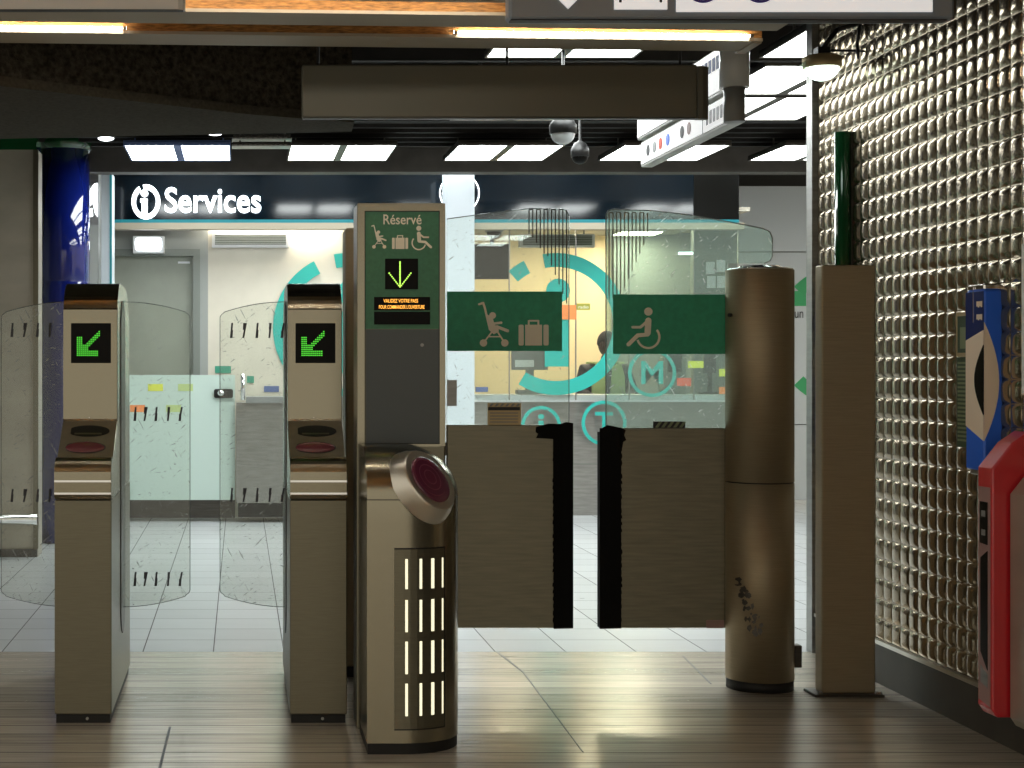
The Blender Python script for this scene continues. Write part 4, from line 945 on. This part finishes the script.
    bz = disc_(.100, .126, -.070, .003, 'satin', 'reader_bezel', root)
    rd = disc_(.080, .100, -.02, .008, 'purple', 'card_reader', root, .010); rd['label'] = 'glossy purple oval card reader'
    for r_, hh_ in ((.80, .0150), (.56, .0174), (.32, .0184)):
        mb = MB(); n = 40; vs = []; fs = []
        for s_ in (r_, r_-.045):
            for i in range(n): a = 2*PI*i/n; vs.append(tuple(c_+R3 @ Vector((.082*s_*math.cos(a)-.008, .100*s_*math.sin(a)+.008, hh_))))
        for i in range(n): fs.append((i, (i+1) % n, n+(i+1) % n, n+i))
        mb.add(vs, fs); mb.build('target_ring', 'purple_lit', rd)
    return root
bollard()
# double leaves
DY = 7.30
def leaf(label, side):
    Y = DY; L = side < 0
    x0, x1 = (447, 572.5) if L else (600, 726.5); top = 425 if L else 428; bt = 628
    root = thing('gate_leaf', (px((x0+x1)/2, Y), Y, pz(bt, Y)), label, 'gate leaf', 'leaves of the reserved double gate')
    m0, m1 = (x0, 554) if L else (620, x1)
    MB().bbox(px(x0 if L else 603, Y), px(570 if L else x1, Y), Y, Y+.035, pz(bt, Y), pz(top, Y), .003).build('lower_panel', 'steel_panel', root)
    # rubber edge and torn tape
    e = MB(); a, b = (553.5, 573) if L else (599.5, 621); random.seed(3 if L else 5)
    pts = [(a, bt+.6), (b, bt+.2), (b, top-(2 if L else 0))]
    pts += ([(566, top-3), (560, top-1), (548, top-1.5), (536, top+2), (535.5, top+7), (538, top+9), (536, top+13), (553, top+14)] if L else
            [(b-8, top-2), (607, top-3), (602, top), (599.5, top)])
    e.front(pts, Y, .006); e.box(px(a, Y), px(b, Y), Y, Y+.045, pz(bt, Y), pz(top+4, Y))
    if not L: e.front([(620, top-1), (625.5, top+2), (624, top+7), (626, top+12), (623, top+14), (622, top+20), (620, top+22)], Y, .006)
    for i in range(26):
        y = top+18+i*(bt-top-22)/26; xx = a if L else b; d_ = random.uniform(.2, 1.3)*(-1 if L else 1); e.front([(xx, y), (xx, y+random.uniform(3, 7)), (xx+d_, y+4), (xx+d_*.7, y+1)], Y, .005)
    e.build('edge_seal', 'black_tape', root)
    if L: G = [(447, top+1), (568, top+1), (569, top-4), (569, 216), (567, 211.5), (563, 209), (530, 208.5), (490, 213), (447, 219)]
    else: G = [(606, top+1), (606, 215), (608, 211), (612, 209.5), (650, 210.5), (690, 215), (738, 223.5), (763, 228.5), (770, 232), (772.3, 238), (772.3, 256), (770, 261), (764, 263.3), (728, 263.5), (727.5, top+1)]
    g_ = MB().prism([(px(x, Y+.012), pz(y, Y+.012)) for x, y in G], (0, Y+.012, 0), (1,0,0), (0,0,1), (0,1,0), .010).build('glass_pane', 'glass_door' if L else 'glass_hazy', root)
    rim = MB(); P = [(px(x, Y+.017), Y+.017, pz(y, Y+.017)) for x, y in (G[1:] if L else G[:-2])]
    for p, q in zip(P, P[1:]): rim.cyl(p, q, .0022 if L else .0028, n=6)
    rim.build('glass_rim', 'glass_edge' if L else 'steel_grey', g_)
    cb = MB(); n = 11
    for i in range(n):
        if L: x = 529+i*3.75; yb_ = 232+i*5.4 if i < 5 else 256+(i-5)*9.5; yt = 210
        else: x = 609+i*3.85; yb_ = 300-i*1.5 if i < 4 else 296-(i-3)*8.5; yt = 213
        cb.front(rect(x-.55, yt, x+.55, yb_), Y+.012, .002)
        if i < n-1 and i % 2 == 0: cb.front(rect(x, yt-1, x+3.8, yt), Y+.012, .002)
    cb.build('etched_lines', 'dark_steel' if L else 'steel_panel', g_)
    bd = plate(447, 291.5, 562, 351, Y+.011, .002).build('green_band', 'green_band', g_) if L else plate(613, 294.5, 728, 354, Y+.011, .002).build('green_band', 'green_band', g_)
    YB = Y+.009
    if L: pic_stroller(478.5, 302, 509, 347, YB, bd); pic_case(518.5, 319.5, 548.5, 345.5, YB, bd)
    else: pic_chair(625.5, 307.5, 661, 348.5, YB, bd, True)
    if L:
        nt = plate(487.5, 403, 521, 425, Y+.011, .002).build('notice', 'frame_tan', g_)
        plate(488, 407, 520, 410.3, Y+.009, .002).build('title_bar', 'ink_dark', nt); mb = MB()
        for i in range(4): mb.front(rect(490, 412.5+i*3, 518, 413.5+i*3), Y+.009, .002)
        for i in range(6): mb.front([(489+i*5.3, 406.5), (491.5+i*5.3, 406.5), (494+i*5.3, 403.5), (491.5+i*5.3, 403.5)], Y+.009, .002)
        mb.build('print', 'plastic_grey', nt)
        MB().front(rect(447, 380, 456.5, 406), Y+.011, .012).build('hinge_plate', 'steel_grey', root)
    else:
        nt = plate(653, 421.5, 685, 428, Y+.011, .002).build('hazard_label', 'ink_dark', g_); mb = MB()
        for i in range(5): mb.front([(655+i*6, 427.5), (658+i*6, 427.5), (662+i*6, 422), (659+i*6, 422)], Y+.009, .002)
        mb.build('stripes', 'notice_line', nt)
        MB().front(rrect(706, 620, 724, 628, 1), Y, .004).build('latch_plate', 'pink_grey', root)
    return root
leaf('left gate leaf with green stroller and suitcase band on glass', -1)
leaf('right gate leaf with green wheelchair band on scratched glass', 1)
# round post
CYx, CYy, CR = px(760, 7.26), 7.265, .150
cp = thing('round_bollard', (CYx, CYy, 0), 'thick round brown steel bollard hinging the right gate leaf', 'bollard')
MB().lathe([(CR, .045), (CR, pz(482.6, 7.2)-.003)], (CYx, CYy, 0), 64).build('lower_tube', 'steel_post', cp)
MB().lathe([(CR-.004, pz(482.6, 7.2)-.003), (CR-.004, pz(482.6, 7.2)+.003)], (CYx, CYy, 0), 64).build('seam_ring', 'black', cp)
MB().lathe([(CR, pz(482.6, 7.2)+.003), (CR, pz(270, 7.2)), (CR-.004, pz(270, 7.2)+.004)], (CYx, CYy, 0), 64).build('upper_tube', 'steel_post', cp)
zt = pz(270, 7.2)
MB().lathe([(CR-.004, zt+.002), (CR-.006, zt+.008), (CR*.62, zt+.016), (CR*.6, zt+.022), (.02, zt+.024)], (CYx, CYy, 0), 64).build('cap', 'chrome', cp)
MB().lathe([(CR-.003, 0), (CR-.003, .045)], (CYx, CYy, 0), 48).build('plinth', 'plinth', cp)
MB().cyl((CYx-CR*.97, CYy-.05, pz(315, 7.2)), (CYx-CR*.97-.012, CYy-.06, pz(315, 7.2)), .008).build('bolt', 'black', cp)
MB().bbox(CYx+CR*.9, CYx+CR+.022, CYy-.06, CYy-.0, .10, .20, .003).build('hinge_block', 'dark_steel', cp)
mb = MB(); random.seed(11)
def on_tube(x, z, d=.001):
    a = math.asin(max(-.99, min(.99, (x-CYx)/CR))); return (CYx+(CR+d)*math.sin(a), CYy-(CR+d)*math.cos(a), z)
for k in range(46):
    t_ = k/45; x = px(737+14*t_+random.uniform(-4, 6)*(.4+t_), 7.2); z = pz(578+52*t_+random.uniform(-5, 5), 7.2); w_, h_ = random.uniform(.003, .012), random.uniform(.004, .018)
    mb.add([on_tube(x-w_, z-h_*.3), on_tube(x, z-h_), on_tube(x+w_, z), on_tube(x+w_*.3, z+h_), on_tube(x-w_*.8, z+h_*.4)], [(0,1,2,3,4)])
mb.build('scuff_marks', 'dark_steel', cp)
# square post
QY = 7.07; sx0, sx1 = px(822, QY), px(875.5, QY)
sp = thing('square_post', ((sx0+sx1)/2, QY+.04, 0), 'square brown steel post beside the embossed wall', 'post')
MB().bbox(sx0, sx1, QY, QY+.085, .012, pz(265, QY), .005).build('shaft', 'steel_post', sp)
MB().bbox(sx0-.04, sx1+.03, QY-.03, QY+.12, 0, .012, .003).build('base_plate', 'dark_steel', sp)
for x in (sx0-.012, sx1+.012): MB().lathe([(.010, .012), (.010, .020), (.005, .024)], (x, QY-.014, 0), 6).build('bolt', 'steel_grey', sp)

# ------------------------------------------------------------------ on the right wall
GY0, GY1 = 7.66, 7.8
gb = thing('green_bar', (2.88, 7.5, 1.0), 'glossy green enamel upright bar on the embossed wall behind the square post', 'bar')
MB().cyl((px(846, GY0), GY0+.04, 1.0), (px(846, GY0), GY0+.04, pz(131, GY0)), .038, n=32).build('tube', 'enamel_green', gb)
MB().box(px(850, GY0), WX-.0, GY0+.02, GY0+.07, 1.0, pz(130, GY0)-.01).build('backing', 'dark_steel', gb)
# blue post panel behind the square post (only its edge shows)
be = thing('poster_panel', (2.86, 7.9, .9), 'thin blue and cream panel edge seen left of the square post', 'panel')
MB().box(2.895, 2.915, 7.86, 8.05, pz(448, 7.9), pz(380, 7.9)).build('lower_part', 'sticker_blue', be)
MB().box(2.895, 2.915, 7.86, 8.05, pz(380, 7.9), pz(340, 7.9)).build('middle_part', 'cream_paint', be)
MB().box(2.895, 2.915, 7.86, 8.05, pz(340, 7.9), pz(300, 7.9)).build('upper_part', 'sticker_blue', be)
# blue dispenser
BY0, BY1 = 6.165, 6.32; BXc = px(984, BY0); zt, zb = pz(290, BY0), pz(471, BY0)
bb = thing('blue_box', (BXc+.03, BY0, zb), 'tall narrow blue wall box with cream eye shape and black opening', 'wall box')
MB().bbox(BXc, WX, BY0, BY1, zb, zt, .006).build('body', 'blue_box', bb)
MB().bbox(BXc+.002, WX, BY0+.004, BY1-.004, zt, zt+.025, .008).build('cap', 'chrome', bb)
MB().bbox(BXc+.012, BXc+.05, BY0+.01, BY1-.01, zb-.02, zb, .004).build('tray', 'steel_grey', bb)
def side(pts, x, m, name, par, t_=.0015): return MB().prism(pts, (x, 0, 0), (0,1,0), (0,0,1), (-1,0,0), t_).build(name, m, par)
# corridor-facing side: navy head, cream leaf, black opening
Zs = lambda y: pz(y, 6.17)
side([(BY0+.002, Zs(336)), (BY0+.002, zt-.004), (BY1-.002, zt-.004), (BY1-.002, Zs(356))], BXc, 'navy', 'upper_face', bb)
lf = side([(BY0+.001, Zs(330)), (BY1-.004, Zs(340)), (BY1-.004, Zs(427)), (BY0+.001, Zs(441))][::-1], BXc, 'cream_paint', 'leaf_panel', bb, .0022)
side([(BY0+.001, Zs(345))]+[(BY0+.001+.075*math.sin(PI*i/12)*1.0, Zs(345+i*70/12)) for i in range(1, 12)]+[(BY0+.001, Zs(415))], BXc, 'screen_black', 'opening', bb, .0035)
P = [(984, 322)]+[(984+15*math.sin(PI*i/14)**.9, 322+i*(119/14)) for i in range(1, 14)]+[(984, 441)]
MB().front(P, BY0, .002).build('leaf_panel', 'cream_paint', bb)
mb = MB()
for z in (304, 317):
    for k in range(4): mb.box(BXc-.0035, BXc, BY0+.012+k*.012, BY0+.020+k*.012, Zs(z+3-k % 2), Zs(z-3))
mb.build('lettering', 'cream_paint', bb)
MB().box(BXc-.003, BXc, BY0+.085, BY0+.088, Zs(322), Zs(286)).build('edge_line', 'chrome', bb)
# notices behind it on the wall
nt = thing('framed_notice', (WX-.03, 6.45, pz(356, 6.5)), 'tan framed notice on the embossed wall behind the blue box', 'notice')
xw = WX-.024
MB().box(xw-.006, xw+.004, 6.33, 6.50, pz(357, 6.56), pz(313, 6.56)).build('frame', 'frame_tan', nt)
MB().box(xw-.008, xw-.006, 6.345, 6.485, pz(353, 6.56), pz(317, 6.56)).build('picture', 'notice_green', nt)
MB().box(xw-.0095, xw-.008, 6.37, 6.46, pz(349, 6.56), pz(328, 6.56)).build('picture_figure', 'notice_line', nt)
n3 = thing('text_notice', (WX-.03, 6.45, pz(446, 6.5)), 'dark green text notice under the tan frame by the blue box', 'notice')
MB().box(xw-.004, xw+.004, 6.33, 6.50, pz(446, 6.56), pz(357.5, 6.56)).build('board', 'notice_green', n3); mb = MB()
for i in range(20): mb.box(xw-.0055, xw-.004, 6.345+.03*(i % 3), 6.49, pz(364+i*4, 6.56), pz(362+i*4, 6.56))
mb.build('text_lines', 'notice_line', n3)
# small frame at the very edge
tag(MB().bbox(WX-.05, WX-.01, 5.88, 5.92, pz(395, 5.9), pz(243, 5.9), .004).build('wall_frame', 'paper'), 'pale slim frame on the wall at the right image edge', 'frame')
# red machine with grey cabinet
ru = thing('red_terminal', (2.86, 5.98, .16), 'red rounded-top terminal mounted on the wall at the right edge', 'terminal')
RYn = 5.90; X0 = px(992, RYn)
def prof(xl, zt_, zb_, cut, xr_=WX-.022): # front outline (X,Z): body with chamfered upper corner
    return [(xl, zb_+.03), (xl+.02, zb_), (xr_, zb_), (xr_, zt_), (xl+cut, zt_), (xl+cut*.55, zt_-cut*.30), (xl, zt_-cut*1.0)]
zR = pz(432, RYn)
MB().prism(prof(X0, zR, pz(718, RYn), .135), (0, RYn, 0), (1,0,0), (0,0,1), (0,1,0), .115).build('casing', 'red', ru, bevel=.008)
side([(RYn+.012, pz(708, RYn)), (RYn+.103, pz(704, RYn)), (RYn+.103, pz(488, RYn)), (RYn+.012, pz(488, RYn))], X0, 'pink_grey', 'side_panel', ru, .002)
side([(RYn+.03, pz(672, RYn)), (RYn+.085, pz(655, RYn)), (RYn+.085, pz(560, RYn)), (RYn+.03, pz(552, RYn))], X0, 'screen_black', 'slot', ru, .004)
side([(RYn+.03, pz(546, RYn)), (RYn+.09, pz(545, RYn)), (RYn+.09, pz(503, RYn)), (RYn+.03, pz(503, RYn))], X0, 'screen_black', 'display', ru, .004)
for z in (512, 531): side([(RYn+.045, pz(z+6, RYn)), (RYn+.075, pz(z+6, RYn)), (RYn+.075, pz(z, RYn)), (RYn+.045, pz(z, RYn))], X0-.004, 'plastic_grey', 'display_mark', ru, .001)
side([(RYn+.03, pz(690, RYn)), (RYn+.085, pz(686, RYn)), (RYn+.085, pz(668, RYn)), (RYn+.03, pz(676, RYn))], X0, 'steel_grey', 'lower_plate', ru, .003)
gc = thing('steel_cabinet', (2.88, 5.7, .1), 'grey steel cabinet cut by the right image edge before the red terminal', 'cabinet')
X1 = px(1013.5, 5.86)
MB().prism(prof(X1, pz(470, 5.86), pz(727, 5.86), .09), (0, 5.50, 0), (1,0,0), (0,0,1), (0,1,0), .385).build('body', 'steel_wall', gc, bevel=.006)
MB().prism([(X1+.03, pz(700, 5.5)), (WX-.04, pz(700, 5.5)), (WX-.04, pz(560, 5.5)), (X1+.03, pz(560, 5.5))], (0, 5.50, 0), (1,0,0), (0,0,1), (0,-1,0), .004).build('door', 'steel', gc)
